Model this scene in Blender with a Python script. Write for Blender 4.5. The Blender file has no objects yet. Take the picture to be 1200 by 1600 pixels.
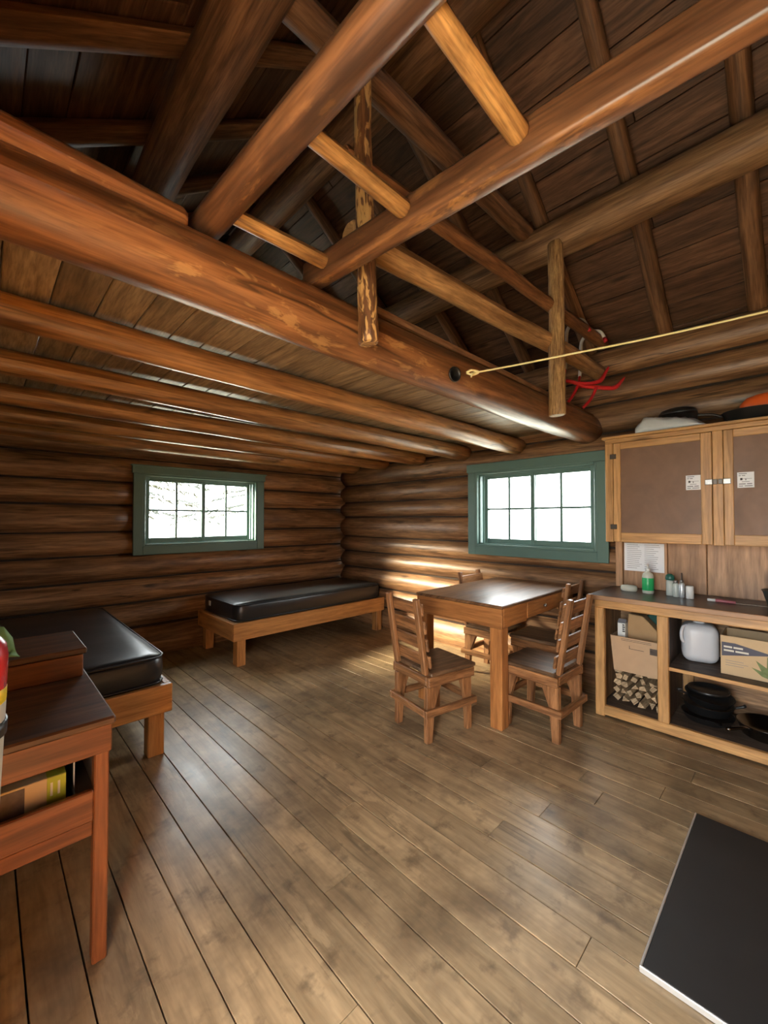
import bpy, bmesh, math, random
from mathutils import Vector, Matrix, Euler, noise

random.seed(7)
R = math.radians
scene = bpy.context.scene
COL = scene.collection

# ------------------------------------------------------------------ camera
cam_d = bpy.data.cameras.new('camera')
cam = bpy.data.objects.new('camera', cam_d)
COL.objects.link(cam)
cam_d.sensor_fit = 'HORIZONTAL'
cam_d.sensor_width = 36.0
cam_d.lens = 36.0 * 640.0 / 1200.0
cam_d.clip_start = 0.02
cam.location = (0, 0, 1.40)
cam.rotation_euler = (R(90 + 1.07), 0, R(45.6 - 90))
scene.camera = cam

# ------------------------------------------------------------------ world, sun, exposure
SKY = 9.0
world = bpy.data.worlds.new('overcast_sky')
scene.world = world
world.use_nodes = True
bg = world.node_tree.nodes['Background']
bg.inputs['Color'].default_value = (0.93, 0.97, 1.0, 1)
bg.inputs['Strength'].default_value = SKY

sun_d = bpy.data.lights.new('sun', 'SUN')
sun_d.energy = 46.0
sun_d.angle = R(28)
sun_d.color = (1.0, 0.86, 0.62)
sun = bpy.data.objects.new('sun', sun_d)
COL.objects.link(sun)
sun.rotation_euler = Vector((1.0, -1.0, -0.69)).to_track_quat('-Z', 'Y').to_euler()

scene.view_settings.view_transform = 'Standard'
scene.view_settings.look = 'None'
scene.view_settings.gamma = 1.0
scene.view_settings.use_curve_mapping = False
scene.view_settings.exposure = 1.32
scene.cycles.use_denoising = True
scene.cycles.max_bounces = 8
scene.cycles.diffuse_bounces = 2
scene.cycles.glossy_bounces = 3
scene.cycles.use_adaptive_sampling = True
scene.cycles.adaptive_threshold = 0.02
scene.cycles.transparent_max_bounces = 12
scene.cycles.sample_clamp_indirect = 6.0
scene.cycles.caustics_reflective = False
scene.cycles.caustics_refractive = False


def portal(loc, rot, sx, sy):
    d = bpy.data.lights.new('daylight_portal', 'AREA')
    d.shape = 'RECTANGLE'
    d.size = sx
    d.size_y = sy
    d.cycles.is_portal = True
    o = bpy.data.objects.new('daylight_portal', d)
    COL.objects.link(o)
    o.location = loc
    o.rotation_euler = rot


# portals sit in the openings of the windows and of the open door and let the sky in
portal((1.775, 4.92, 1.50), (R(-90), 0, 0), 1.24, 0.76)
portal((3.97, 1.805, 1.508), (R(90), 0, R(90)), 1.20, 0.77)
portal((1.80, 4.97, 2.97), (R(-90), 0, 0), 0.9, 0.54)
portal((-0.46, 0.26, 1.02), (R(90), 0, R(-90)), 0.92, 2.0)

# ------------------------------------------------------------------ helpers
W = {}          # world position of every object


def link(o, parent, world_loc):
    COL.objects.link(o)
    W[o] = Vector(world_loc)
    if parent is not None:
        o.parent = parent
        o.location = W[o] - W[parent]
    else:
        o.location = W[o]
    return o


def tag(o, label=None, cat=None, group=None, kind=None):
    if label: o['label'] = label
    if cat: o['category'] = cat
    if group: o['group'] = group
    if kind: o['kind'] = kind
    return o


def empty(name, loc, label=None, cat=None, group=None, kind=None, parent=None):
    o = bpy.data.objects.new(name, None)
    o.empty_display_size = 0.1
    link(o, parent, loc)
    return tag(o, label, cat, group, kind)


def build(name, verts, faces, mat, parent=None, uvs=None, smooth=False, origin=None):
    vs = [Vector(v) for v in verts]
    if origin is None:
        lo = Vector([min(v[i] for v in vs) for i in range(3)])
        hi = Vector([max(v[i] for v in vs) for i in range(3)])
        origin = (lo + hi) / 2
    origin = Vector(origin)
    me = bpy.data.meshes.new(name)
    me.from_pydata([v - origin for v in vs], [], faces)
    if uvs is not None:
        ul = me.uv_layers.new(name='UVMap')
        for p in me.polygons:
            for li in p.loop_indices:
                ul.data[li].uv = uvs[me.loops[li].vertex_index]
    if smooth:
        me.polygons.foreach_set('use_smooth', [True] * len(me.polygons))
    me.materials.append(mat)
    me.update()
    o = bpy.data.objects.new(name, me)
    return link(o, parent, origin)


def from_bm(name, bm, mat, parent=None, smooth=False, origin=(0, 0, 0), grain=0, rot=None):
    """bm holds coordinates relative to origin; the grain axis gives the UV"""
    a, b = [i for i in range(3) if i != grain]
    uvl = bm.loops.layers.uv.new('UVMap')
    bm.normal_update()
    for f in bm.faces:
        f.smooth = smooth
        for l in f.loops:
            c = l.vert.co
            l[uvl].uv = (c[grain], c[a] + c[b])
    if rot is not None:
        bmesh.ops.transform(bm, matrix=rot.to_4x4(), verts=bm.verts)
    me = bpy.data.meshes.new(name)
    bm.to_mesh(me)
    bm.free()
    me.materials.append(mat)
    o = bpy.data.objects.new(name, me)
    return link(o, parent, origin)


def box(name, size, center, mat, parent=None, rot=None, bev=0.004, grain=None, seg=1):
    bm = bmesh.new()
    bmesh.ops.create_cube(bm, size=1.0)
    for v in bm.verts:
        v.co = Vector((v.co.x * size[0], v.co.y * size[1], v.co.z * size[2]))
    bev = min(bev, 0.45 * min(size))
    if bev > 0:
        bmesh.ops.bevel(bm, geom=bm.edges[:], offset=bev, segments=seg, affect='EDGES', profile=0.5)
    if grain is None:
        grain = max(range(3), key=lambda i: size[i])
    if rot is not None and not isinstance(rot, Matrix):
        rot = Euler(rot).to_matrix()
    return from_bm(name, bm, mat, parent, seg > 1, center, grain, rot)


def bx(name, lo, hi, mat, parent=None, bev=0.004, grain=None, seg=1):
    size = [hi[i] - lo[i] for i in range(3)]
    c = [(hi[i] + lo[i]) / 2 for i in range(3)]
    return box(name, size, c, mat, parent, None, bev, grain, seg)


def prism(name, poly, axis, a0, a1, mat, parent=None, grain=None, bev=0.0, taper=1.0):
    """polygon (in the two other axes) extruded along axis between a0 and a1"""
    o = [i for i in range(3) if i != axis]
    cx = sum(p[0] for p in poly) / len(poly)
    cy = sum(p[1] for p in poly) / len(poly)
    c = [0, 0, 0]
    c[axis] = (a0 + a1) / 2
    c[o[0]] = cx
    c[o[1]] = cy
    bm = bmesh.new()
    rings = []
    for a, s in ((a0, 1.0), (a1, taper)):
        ring = []
        for p in poly:
            q = [0, 0, 0]
            q[axis] = a - c[axis]
            q[o[0]] = (p[0] - cx) * s
            q[o[1]] = (p[1] - cy) * s
            ring.append(bm.verts.new(q))
        rings.append(ring)
    n = len(poly)
    for i in range(n):
        bm.faces.new((rings[0][i], rings[0][(i + 1) % n], rings[1][(i + 1) % n], rings[1][i]))
    bm.faces.new(rings[0][::-1])
    bm.faces.new(rings[1])
    bmesh.ops.recalc_face_normals(bm, faces=bm.faces[:])
    if bev > 0:
        bmesh.ops.bevel(bm, geom=bm.edges[:], offset=bev, segments=1, affect='EDGES')
    return from_bm(name, bm, mat, parent, False, c, axis if grain is None else grain)


def frame_of(d):
    d = d.normalized()
    up = Vector((0, 0, 1)) if abs(d.z) < 0.9 else Vector((1, 0, 0))
    s = d.cross(up).normalized()
    t = s.cross(d).normalized()
    return s, t


def log(name, p0, p1, r0, r1, mat, parent=None, seg=14, step=0.22, wob=0.05, bend=0.008, sq=1.0, cap_round=0.012, lump=0.0):
    p0, p1 = Vector(p0), Vector(p1)
    L = (p1 - p0).length
    d = (p1 - p0) / L
    s, t = frame_of(d)
    n = max(3, int(L / step) + 1)
    sd = random.uniform(0, 900)
    stations = [(0.0, 0.82), (cap_round, 1.0)]
    stations += [(cap_round + (L - 2 * cap_round) * i / n, 1.0) for i in range(1, n)]
    stations += [(L - cap_round, 1.0), (L, 0.82)]
    verts, uvs, faces = [], [], []
    for (x, k) in stations:
        f = x / L
        r = (r0 + (r1 - r0) * f) * k
        o1 = bend * noise.noise(Vector((x * 0.9, sd, 0))) * 2
        o2 = bend * noise.noise(Vector((x * 0.9, sd, 7))) * 2
        c = p0 + d * x + s * o1 + t * o2
        for j in range(seg + 1):
            a = 2 * math.pi * j / seg
            aj = a if j < seg else 0.0
            q = 1 + wob * noise.noise(Vector((x * 2.2, sd + 1.3 * math.cos(aj), 1.3 * math.sin(aj))))
            q += lump * noise.noise(Vector((x * 9, sd + 3 * math.cos(aj), 3 * math.sin(aj))))
            verts.append(c + (s * math.cos(a) + t * math.sin(a) * sq) * r * q)
            uvs.append((x, a * r0))
    m = seg + 1
    for i in range(len(stations) - 1):
        for j in range(seg):
            faces.append((i * m + j, i * m + j + 1, (i + 1) * m + j + 1, (i + 1) * m + j))
    faces.append(tuple(range(seg - 1, -1, -1)))
    k = (len(stations) - 1) * m
    faces.append(tuple(k + j for j in range(seg)))
    o = build(name, verts, faces, mat, parent, uvs, True)
    for pi in (-1, -2):
        o.data.polygons[pi].use_smooth = False
    return o


def tube(name, pts, r, mat, parent=None, seg=8, sub=6, closed=False, smooth_path=True):
    pts = [Vector(p) for p in pts]
    rr = r if isinstance(r, (list, tuple)) else [r] * len(pts)
    path, rad = [], []
    if smooth_path and len(pts) > 2:
        n = len(pts)
        rng = range(n if closed else n - 1)
        for i in rng:
            a = pts[(i - 1) % n] if (closed or i > 0) else pts[0]
            b = pts[i]
            c = pts[(i + 1) % n]
            e = pts[(i + 2) % n] if (closed or i + 2 < n) else pts[-1]
            for k in range(sub):
                u = k / sub
                path.append(0.5 * ((2 * b) + (c - a) * u + (2 * a - 5 * b + 4 * c - e) * u * u + (3 * b - a - 3 * c + e) * u ** 3))
                rad.append(rr[i] * (1 - u) + rr[(i + 1) % n] * u)
        if not closed:
            path.append(pts[-1])
            rad.append(rr[-1])
    else:
        path, rad = pts, list(rr)
    verts, uvs, faces = [], [], []
    n = len(path)
    prev = None
    acc = 0
    for i, p in enumerate(path):
        if closed:
            d = path[(i + 1) % n] - path[i - 1]
        else:
            d = path[min(i + 1, n - 1)] - path[max(i - 1, 0)]
        d.normalize()
        if prev is None:
            s, t = frame_of(d)
        else:
            s = (prev - d * prev.dot(d)).normalized()
            t = s.cross(d).normalized()
        prev = s
        if i:
            acc += (p - path[i - 1]).length
        for j in range(seg):
            a = 2 * math.pi * j / seg
            verts.append(p + (s * math.cos(a) + t * math.sin(a)) * rad[i])
            uvs.append((acc, a * rad[i]))
    for i in range(n if closed else n - 1):
        i2 = (i + 1) % n
        for j in range(seg):
            j2 = (j + 1) % seg
            faces.append((i * seg + j, i * seg + j2, i2 * seg + j2, i2 * seg + j))
    if not closed:
        faces.append(tuple(range(seg - 1, -1, -1)))
        faces.append(tuple((n - 1) * seg + j for j in range(seg)))
    return build(name, verts, faces, mat, parent, uvs, True)


def lathe(name, prof, center, mat, parent=None, seg=24, rot=None, sx=1.0, sy=1.0):
    """profile of (radius, height) turned about z through center"""
    verts, uvs, faces = [], [], []
    m = len(prof)
    for j in range(seg):
        a = 2 * math.pi * j / seg
        for (r, z) in prof:
            v = Vector((r * math.cos(a) * sx, r * math.sin(a) * sy, z))
            if rot is not None:
                v = rot @ v
            verts.append(v + Vector(center))
            uvs.append((z + r, a * 0.05))
    for j in range(seg):
        j2 = (j + 1) % seg
        for i in range(m - 1):
            faces.append((j * m + i, j2 * m + i, j2 * m + i + 1, j * m + i + 1))
    if prof[0][0] > 1e-5:
        faces.append(tuple(j * m for j in range(seg - 1, -1, -1)))
    if prof[-1][0] > 1e-5:
        faces.append(tuple(j * m + m - 1 for j in range(seg)))
    o = build(name, verts, faces, mat, parent, uvs, True, center)
    return o


def sharp(o, deg=40):
    """keep hard edges hard on a smooth-shaded mesh"""
    me = o.data
    bm = bmesh.new()
    bm.from_mesh(me)
    for e in bm.edges:
        if len(e.link_faces) == 2 and e.calc_face_angle(0) > R(deg):
            e.smooth = False
    bm.to_mesh(me)
    bm.free()
    return o


# ------------------------------------------------------------------ materials
def nodes_of(m):
    m.use_nodes = True
    nt = m.node_tree
    nt.nodes.clear()
    return nt, nt.nodes, nt.links


def plain(name, col, rough=0.5, metal=0.0, spec=0.5, coat=0.0, var=0.0, scale=40, bump=0.0):
    m = bpy.data.materials.new(name)
    nt, N, L = nodes_of(m)
    out = N.new('ShaderNodeOutputMaterial')
    b = N.new('ShaderNodeBsdfPrincipled')
    L.new(b.outputs[0], out.inputs[0])
    b.inputs['Base Color'].default_value = (*col, 1)
    b.inputs['Roughness'].default_value = rough
    b.inputs['Metallic'].default_value = metal
    b.inputs['Specular IOR Level'].default_value = spec
    b.inputs['Coat Weight'].default_value = coat
    tc = N.new('ShaderNodeTexCoord')
    nz = N.new('ShaderNodeTexNoise')
    nz.inputs['Scale'].default_value = scale
    nz.inputs['Detail'].default_value = 4
    L.new(tc.outputs['Object'], nz.inputs['Vector'])
    if var > 0:
        mx = N.new('ShaderNodeMix')
        mx.data_type = 'RGBA'
        mx.inputs[6].default_value = (*[c * (1 - var) for c in col], 1)
        mx.inputs[7].default_value = (*[min(1, c * (1 + var)) for c in col], 1)
        L.new(nz.outputs['Fac'], mx.inputs[0])
        L.new(mx.outputs[2], b.inputs['Base Color'])
    if bump > 0:
        bp = N.new('ShaderNodeBump')
        bp.inputs['Strength'].default_value = bump
        bp.inputs['Distance'].default_value = 0.01
        L.new(nz.outputs['Fac'], bp.inputs['Height'])
        L.new(bp.outputs[0], b.inputs['Normal'])
    return m


def wood(name, light, dark, su=3.0, sv=45.0, rough=0.45, bump=0.25, knots=0.6, blot=0.5, blotcol=None, blots=(1.2, 5.0),
         vary=0.3, coat=0.0, world_stain=0.0, crack=0.0, wear=None, fine_amt=1.0, soft=0.0, knot_scale=(2.2, 7.0), flake=None, spec=0.5, rough_var=0.15):
    """procedural timber: fine grain along UV.x, broad blotches, knots, per-piece tone"""
    light = (light[0], light[1] * 1.10, light[2] * 1.32)
    dark = (dark[0], dark[1] * 1.10, dark[2] * 1.32)
    m = bpy.data.materials.new(name)
    nt, N, L = nodes_of(m)

    def new(t, **k):
        n = N.new(t)
        for a, v in k.items():
            setattr(n, a, v)
        return n

    out = new('ShaderNodeOutputMaterial')
    b = new('ShaderNodeBsdfPrincipled')
    L.new(b.outputs[0], out.inputs[0])
    uv = new('ShaderNodeTexCoord')
    sep = new('ShaderNodeSeparateXYZ')
    L.new(uv.outputs['UV'], sep.inputs[0])
    oi = new('ShaderNodeObjectInfo')

    def math_(op, a, bb, clamp=False):
        n = new('ShaderNodeMath', operation=op, use_clamp=clamp)
        for i, x in enumerate((a, bb)):
            if hasattr(x, 'type'):
                L.new(x, n.inputs[i])
            else:
                n.inputs[i].default_value = x
        return n.outputs[0]

    seed = math_('MULTIPLY', oi.outputs['Random'], 173.0)

    def coords(a, c):
        cb = new('ShaderNodeCombineXYZ')
        L.new(math_('MULTIPLY', sep.outputs[0], a), cb.inputs[0])
        L.new(math_('MULTIPLY', sep.outputs[1], c), cb.inputs[1])
        L.new(seed, cb.inputs[2])
        return cb.outputs[0]

    def noise_(vec, detail=5, dist=0.0, rough_=0.55):
        n = new('ShaderNodeTexNoise')
        n.inputs['Scale'].default_value = 1.0
        n.inputs['Detail'].default_value = detail
        n.inputs['Distortion'].default_value = dist
        n.inputs['Roughness'].default_value = rough_
        L.new(vec, n.inputs['Vector'])
        return n.outputs['Fac']

    def ramp(fac, stops):
        n = new('ShaderNodeValToRGB')
        e = n.color_ramp.elements
        while len(e) < len(stops):
            e.new(0.5)
        for i, (p, c) in enumerate(stops):
            e[i].position = p
            e[i].color = (*c, 1) if len(c) == 3 else c
        L.new(fac, n.inputs[0])
        return n.outputs[0]

    def mixc(fac, a, c, mode='MIX'):
        n = new('ShaderNodeMix', data_type='RGBA', blend_type=mode)
        for i, x in ((0, fac), (6, a), (7, c)):
            if hasattr(x, 'type'):
                L.new(x, n.inputs[i])
            elif i == 0:
                n.inputs[0].default_value = x
            else:
                n.inputs[i].default_value = (*x, 1)
        return n.outputs[2]

    grain = noise_(coords(su, sv), 4, 0.6)
    mid = [(light[i] + dark[i]) / 2 for i in range(3)]
    col = ramp(grain, [(0.34 - soft, [c * 0.8 for c in dark]), (0.5, mid), (0.64 + soft, [c * 1.08 for c in light])])
    fine = noise_(coords(su * 5, sv * 4.5), 2, 0.2)
    col = mixc(fine_amt, col, ramp(fine, [(0.32, (0.62, 0.60, 0.58)), (0.58, (1, 1, 1))]), 'MULTIPLY')
    bc = blotcol or [c * 0.35 for c in dark]
    bl = noise_(coords(blots[0], blots[1]), 4, 0.8)
    blf = math_('MULTIPLY', ramp(bl, [(0.50, (0, 0, 0)), (0.72, (1, 1, 1))]), blot)
    col = mixc(blf, col, bc)
    if knots > 0:
        vo = new('ShaderNodeTexVoronoi')
        vo.inputs['Scale'].default_value = 1.0
        L.new(coords(*knot_scale), vo.inputs['Vector'])
        kf = math_('MULTIPLY', ramp(vo.outputs['Distance'], [(0.06, (1, 1, 1)), (0.19, (0, 0, 0))]), knots)
        # only some of the cells carry a knot
        sc = new('ShaderNodeSeparateColor')
        L.new(vo.outputs['Color'], sc.inputs[0])
        kf = math_('MULTIPLY', kf, math_('GREATER_THAN', sc.outputs[0], 0.40))
        col = mixc(kf, col, [c * 0.3 for c in dark])
    if wear:
        wn = noise_(coords(5, 16), 4, 0.4, 0.7)
        wm = noise_(coords(0.8, 3.0), 2)
        wf = math_('MULTIPLY', ramp(wn, [(0.54, (0, 0, 0)), (0.60, (1, 1, 1))]), ramp(wm, [(0.46, (0, 0, 0)), (0.62, (1, 1, 1))]))
        col = mixc(math_('MULTIPLY', wf, 0.55), col, wear)
    if crack > 0:
        cn = noise_(coords(0.55, 9.0), 3, 0.25)
        cf = ramp(cn, [(0.478, (0, 0, 0)), (0.497, (1, 1, 1)), (0.503, (1, 1, 1)), (0.522, (0, 0, 0))])
        cm = noise_(coords(1.1, 2.0), 2)
        cf = math_('MULTIPLY', cf, ramp(cm, [(0.50, (0, 0, 0)), (0.60, (1, 1, 1))]))
        col = mixc(math_('MULTIPLY', cf, crack), col, [c * 0.10 for c in dark])
    if flake:
        fl = noise_(coords(9, 26), 3, 1.2)
        ff = ramp(fl, [(0.50, (0, 0, 0)), (0.56, (1, 1, 1))])
        col = mixc(ff, col, flake)
    if world_stain > 0:
        ge = new('ShaderNodeNewGeometry')
        n1 = new('ShaderNodeTexNoise')
        n1.inputs['Scale'].default_value = 1.7
        n1.inputs['Detail'].default_value = 5
        n1.inputs['Roughness'].default_value = 0.68
        L.new(ge.outputs['Position'], n1.inputs['Vector'])
        col = mixc(math_('MULTIPLY', ramp(n1.outputs['Fac'], [(0.47, (0, 0, 0)), (0.66, (1, 1, 1))]), world_stain), col, bc)
        n2 = new('ShaderNodeTexNoise')
        n2.inputs['Scale'].default_value = 9.0
        n2.inputs['Detail'].default_value = 4
        n2.inputs['Roughness'].default_value = 0.6
        L.new(ge.outputs['Position'], n2.inputs['Vector'])
        col = mixc(math_('MULTIPLY', ramp(n2.outputs['Fac'], [(0.56, (0, 0, 0)), (0.70, (1, 1, 1))]), world_stain * 0.9), col, bc)
    hs = new('ShaderNodeHueSaturation')
    mr = new('ShaderNodeMapRange')
    mr.inputs[3].default_value = 1 - vary
    mr.inputs[4].default_value = 1 + vary
    L.new(oi.outputs['Random'], mr.inputs[0])
    L.new(mr.outputs[0], hs.inputs['Value'])
    L.new(col, hs.inputs['Color'])
    L.new(hs.outputs[0], b.inputs['Base Color'])
    rg = new('ShaderNodeMapRange')
    rg.inputs[3].default_value = rough - rough_var
    rg.inputs[4].default_value = rough + rough_var
    L.new(bl, rg.inputs[0])
    L.new(rg.outputs[0], b.inputs['Roughness'])
    b.inputs['Specular IOR Level'].default_value = spec
    b.inputs['Coat Weight'].default_value = coat
    b.inputs['Coat Roughness'].default_value = 0.25
    if bump > 0:
        bp = new('ShaderNodeBump')
        bp.inputs['Strength'].default_value = bump
        bp.inputs['Distance'].default_value = 0.006
        L.new(math_('ADD', grain, math_('MULTIPLY', bl, 0.8)), bp.inputs['Height'])
        L.new(bp.outputs[0], b.inputs['Normal'])
    return m


M = {}
M['wall_log'] = wood('wall_log', (0.43, 0.215, 0.086), (0.22, 0.095, 0.034), su=1.6, sv=26, rough=0.44, blot=0.7, vary=0.22, knots=0.8, crack=0.8)
M['wall_dark'] = plain('wall_chinking', (0.035, 0.022, 0.014), 0.9)
M['beam'] = wood('varnished_beam', (0.37, 0.142, 0.044), (0.16, 0.056, 0.018), su=1.4, sv=24, rough=0.38, blot=0.75, vary=0.10, knots=0.6, coat=0.2, crack=0.8, wear=(0.62, 0.33, 0.12))
M['joist'] = wood('varnished_joist', (0.52, 0.24, 0.075), (0.29, 0.115, 0.034), su=1.2, sv=22, rough=0.36, blot=0.65, vary=0.12, knots=0.8, coat=0.25, crack=0.6)
M['deck'] = wood('loft_decking', (0.37, 0.235, 0.112), (0.22, 0.128, 0.058), su=2.4, sv=30, rough=0.45, blot=0.35, vary=0.25, knots=0.7, coat=0.1)
M['roof'] = wood('roof_board', (0.20, 0.092, 0.042), (0.095, 0.041, 0.019), su=2.2, sv=26, rough=0.55, blot=0.7, vary=0.32, knots=0.9)
M['rafter'] = wood('roof_pole', (0.32, 0.148, 0.058), (0.15, 0.064, 0.025), su=1.8, sv=30, rough=0.55, blot=0.6, vary=0.2, knots=0.5)
M['purlin'] = wood('tan_purlin', (0.46, 0.245, 0.100), (0.24, 0.115, 0.045), su=1.4, sv=26, rough=0.55, blot=0.6, vary=0.12, knots=0.5, crack=0.7)
M['ladder'] = wood('dark_ladder_rail', (0.27, 0.105, 0.036), (0.10, 0.038, 0.016), su=1.2, sv=20, rough=0.36, blot=0.85, vary=0.08, knots=0.2, coat=0.25, crack=0.6,
                   wear=(0.66, 0.30, 0.085), blotcol=(0.055, 0.028, 0.016), blots=(1.6, 6.0))
M['pole'] = wood('peeled_pole', (0.62, 0.33, 0.12), (0.36, 0.165, 0.052), su=2.0, sv=24, rough=0.48, blot=0.5, vary=0.1, knots=0.9, knot_scale=(4, 9))
M['pole_red'] = wood('reddish_pole', (0.42, 0.17, 0.055), (0.22, 0.078, 0.024), su=2.5, sv=30, rough=0.5, blot=0.6, vary=0.1, knots=0.9, knot_scale=(5, 10))
M['bark'] = wood('flaking_bark_post', (0.30, 0.12, 0.036), (0.12, 0.042, 0.014), su=4, sv=40, rough=0.55, blot=0.5, vary=0.05, knots=0.4, flake=(0.62, 0.36, 0.13), bump=0.8)
M['hewn'] = wood('hewn_post', (0.60, 0.34, 0.12), (0.28, 0.125, 0.038), su=7, sv=60, rough=0.55, blot=0.4, vary=0.05, knots=0.3, bump=0.9)
M['rung'] = wood('ladder_rung', (0.56, 0.27, 0.075), (0.26, 0.10, 0.026), su=3, sv=40, rough=0.4, blot=0.75, vary=0.1, knots=0.2, blots=(5, 5))
M['floor'] = wood('floor_plank', (0.50, 0.325, 0.150), (0.32, 0.198, 0.086), su=2.2, sv=20, rough=0.36, bump=0.18, blot=0.35, vary=0.16,
                  knots=0.35, world_stain=0.70, blotcol=(0.10, 0.064, 0.036), knot_scale=(1.4, 5), spec=0.5, wear=(0.56, 0.40, 0.22), crack=0.4, fine_amt=0.35, soft=0.10)
M['pine'] = wood('orange_pine', (0.60, 0.27, 0.075), (0.42, 0.165, 0.040), su=2.0, sv=30, rough=0.42, blot=0.25, vary=0.08, knots=0.6, bump=0.12, fine_amt=0.5, soft=0.05)
M['table'] = wood('table_pine', (0.52, 0.205, 0.052), (0.33, 0.110, 0.026), su=2.0, sv=30, rough=0.40, blot=0.4, vary=0.08, knots=0.7, bump=0.15, coat=0.15, fine_amt=0.5, soft=0.04)
M['table_top'] = wood('worn_table_top', (0.25, 0.115, 0.045), (0.14, 0.060, 0.024), su=2.0, sv=26, rough=0.34, blot=0.5, vary=0.05, knots=0.3, bump=0.12)
M['chair'] = wood('worn_chair_wood', (0.44, 0.19, 0.064), (0.24, 0.092, 0.028), su=3.0, sv=40, rough=0.44, blot=0.5, vary=0.12, knots=0.6, bump=0.2)
M['seat'] = wood('worn_seat_wood', (0.24, 0.125, 0.055), (0.12, 0.058, 0.024), su=3.0, sv=40, rough=0.42, blot=0.5, vary=0.1, knots=0.4, bump=0.2)
M['desk'] = wood('red_brown_desk', (0.27, 0.083, 0.022), (0.17, 0.047, 0.012), su=2.0, sv=30, rough=0.42, blot=0.3, vary=0.06, knots=0.4, bump=0.12, fine_amt=0.5, soft=0.05)
M['desk_top'] = wood('dark_desk_top', (0.17, 0.070, 0.026), (0.10, 0.040, 0.015), su=2.0, sv=30, rough=0.45, blot=0.3, vary=0.05, knots=0.3, bump=0.12)
M['cupboard'] = wood('cupboard_pine', (0.68, 0.345, 0.105), (0.48, 0.215, 0.058), su=2.2, sv=34, rough=0.45, blot=0.35, vary=0.08, knots=0.8, bump=0.12, fine_amt=0.5, soft=0.05)
M['panel'] = wood('brown_hardboard', (0.225, 0.105, 0.044), (0.185, 0.085, 0.036), su=4, sv=4, rough=0.5, bump=0.02, blot=0.35, fine_amt=0.15, soft=0.15, vary=0.03, knots=0.0, blotcol=(0.10, 0.05, 0.028), blots=(3, 3))
M['splash'] = wood('backsplash_board', (0.56, 0.29, 0.125), (0.37, 0.175, 0.072), su=2.2, sv=28, rough=0.5, blot=0.55, vary=0.1, knots=0.8, fine_amt=0.4, soft=0.06)
M['counter_in'] = wood('counter_inside', (0.42, 0.225, 0.090), (0.26, 0.130, 0.050), su=2.2, sv=28, rough=0.6, blot=0.5, vary=0.06, knots=0.3)
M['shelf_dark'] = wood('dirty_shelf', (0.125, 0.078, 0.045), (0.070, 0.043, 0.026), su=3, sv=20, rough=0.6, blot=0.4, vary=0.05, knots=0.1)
M['counter_top'] = plain('dark_counter_top', (0.050, 0.033, 0.026), 0.32, var=0.35, scale=14)
M['green'] = plain('green_window_paint', (0.105, 0.185, 0.160), 0.42, var=0.06, scale=12)
M['sash'] = plain('sash_paint', (0.125, 0.215, 0.185), 0.42, var=0.06, scale=12)
M['ground'] = plain('pale_ground', (0.32, 0.325, 0.28), 0.9, var=0.2, scale=2)
M['needle'] = plain('conifer_needles', (0.030, 0.036, 0.026), 0.8, var=0.3, scale=5)
M['trunk'] = plain('tree_bark', (0.045, 0.038, 0.032), 0.9, var=0.3, scale=20)
M['black_vinyl'] = plain('black_mattress_vinyl', (0.012, 0.0135, 0.0165), 0.34, var=0.2, scale=9, bump=0.15, spec=0.6)
M['white'] = plain('white_plastic', (0.78, 0.78, 0.74), 0.4)
M['paper'] = plain('white_paper', (0.84, 0.85, 0.87), 0.6)
M['print'] = plain('grey_print', (0.22, 0.22, 0.24), 0.6)
M['ink'] = plain('dark_ink', (0.045, 0.035, 0.035), 0.6)
M['metal'] = plain('brushed_steel', (0.42, 0.41, 0.39), 0.42, metal=1.0, var=0.4, scale=120)
M['dark_metal'] = plain('dark_metal', (0.10, 0.085, 0.07), 0.4, metal=0.9)
M['steel'] = plain('dark_steel', (0.22, 0.21, 0.19), 0.22, metal=1.0, var=0.3, scale=10)
M['iron'] = plain('black_iron', (0.013, 0.013, 0.013), 0.33, var=0.3, scale=15, spec=0.6)
M['hearth'] = plain('black_hearth_board', (0.017, 0.017, 0.017), 0.5, var=0.35, scale=7)
M['edging'] = plain('pale_metal_edging', (0.62, 0.60, 0.56), 0.4, metal=0.6)
M['red'] = plain('red_paint', (0.62, 0.018, 0.022), 0.28, spec=0.6)
M['ext_red'] = plain('extinguisher_red', (0.50, 0.012, 0.022), 0.25, spec=0.6)
M['yellow'] = plain('yellow_label', (0.85, 0.66, 0.02), 0.45)
M['cream'] = plain('cream_label', (0.66, 0.63, 0.54), 0.5)
M['rope'] = plain('yellow_rope', (0.86, 0.72, 0.36), 0.7, var=0.2, scale=200)
M['card'] = plain('cardboard', (0.53, 0.35, 0.205), 0.75, var=0.08, scale=18)
M['card_dark'] = plain('cardboard_inside', (0.20, 0.125, 0.07), 0.8, var=0.1, scale=18)
M['card_tan'] = plain('tan_printed_card', (0.60, 0.43, 0.24), 0.65, var=0.06, scale=18)
M['navy'] = plain('navy_print', (0.075, 0.075, 0.105), 0.6)
M['leaf_print'] = plain('green_leaf_print', (0.16, 0.21, 0.07), 0.6, var=0.4, scale=30)
M['kraft'] = plain('brown_paper_bag', (0.43, 0.265, 0.125), 0.8, var=0.15, scale=14, bump=0.3)
M['green_bag'] = plain('dark_green_cloth', (0.012, 0.075, 0.062), 0.8, var=0.2, scale=14, bump=0.3)
M['split'] = wood('split_firewood', (0.68, 0.45, 0.22), (0.42, 0.245, 0.105), su=8, sv=60, rough=0.7, blot=0.4, vary=0.3, knots=0.0)
M['jug'] = plain('milky_plastic', (0.62, 0.63, 0.66), 0.35, var=0.05, scale=10)
M['green_soap'] = plain('green_label', (0.02, 0.40, 0.12), 0.35)
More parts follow.
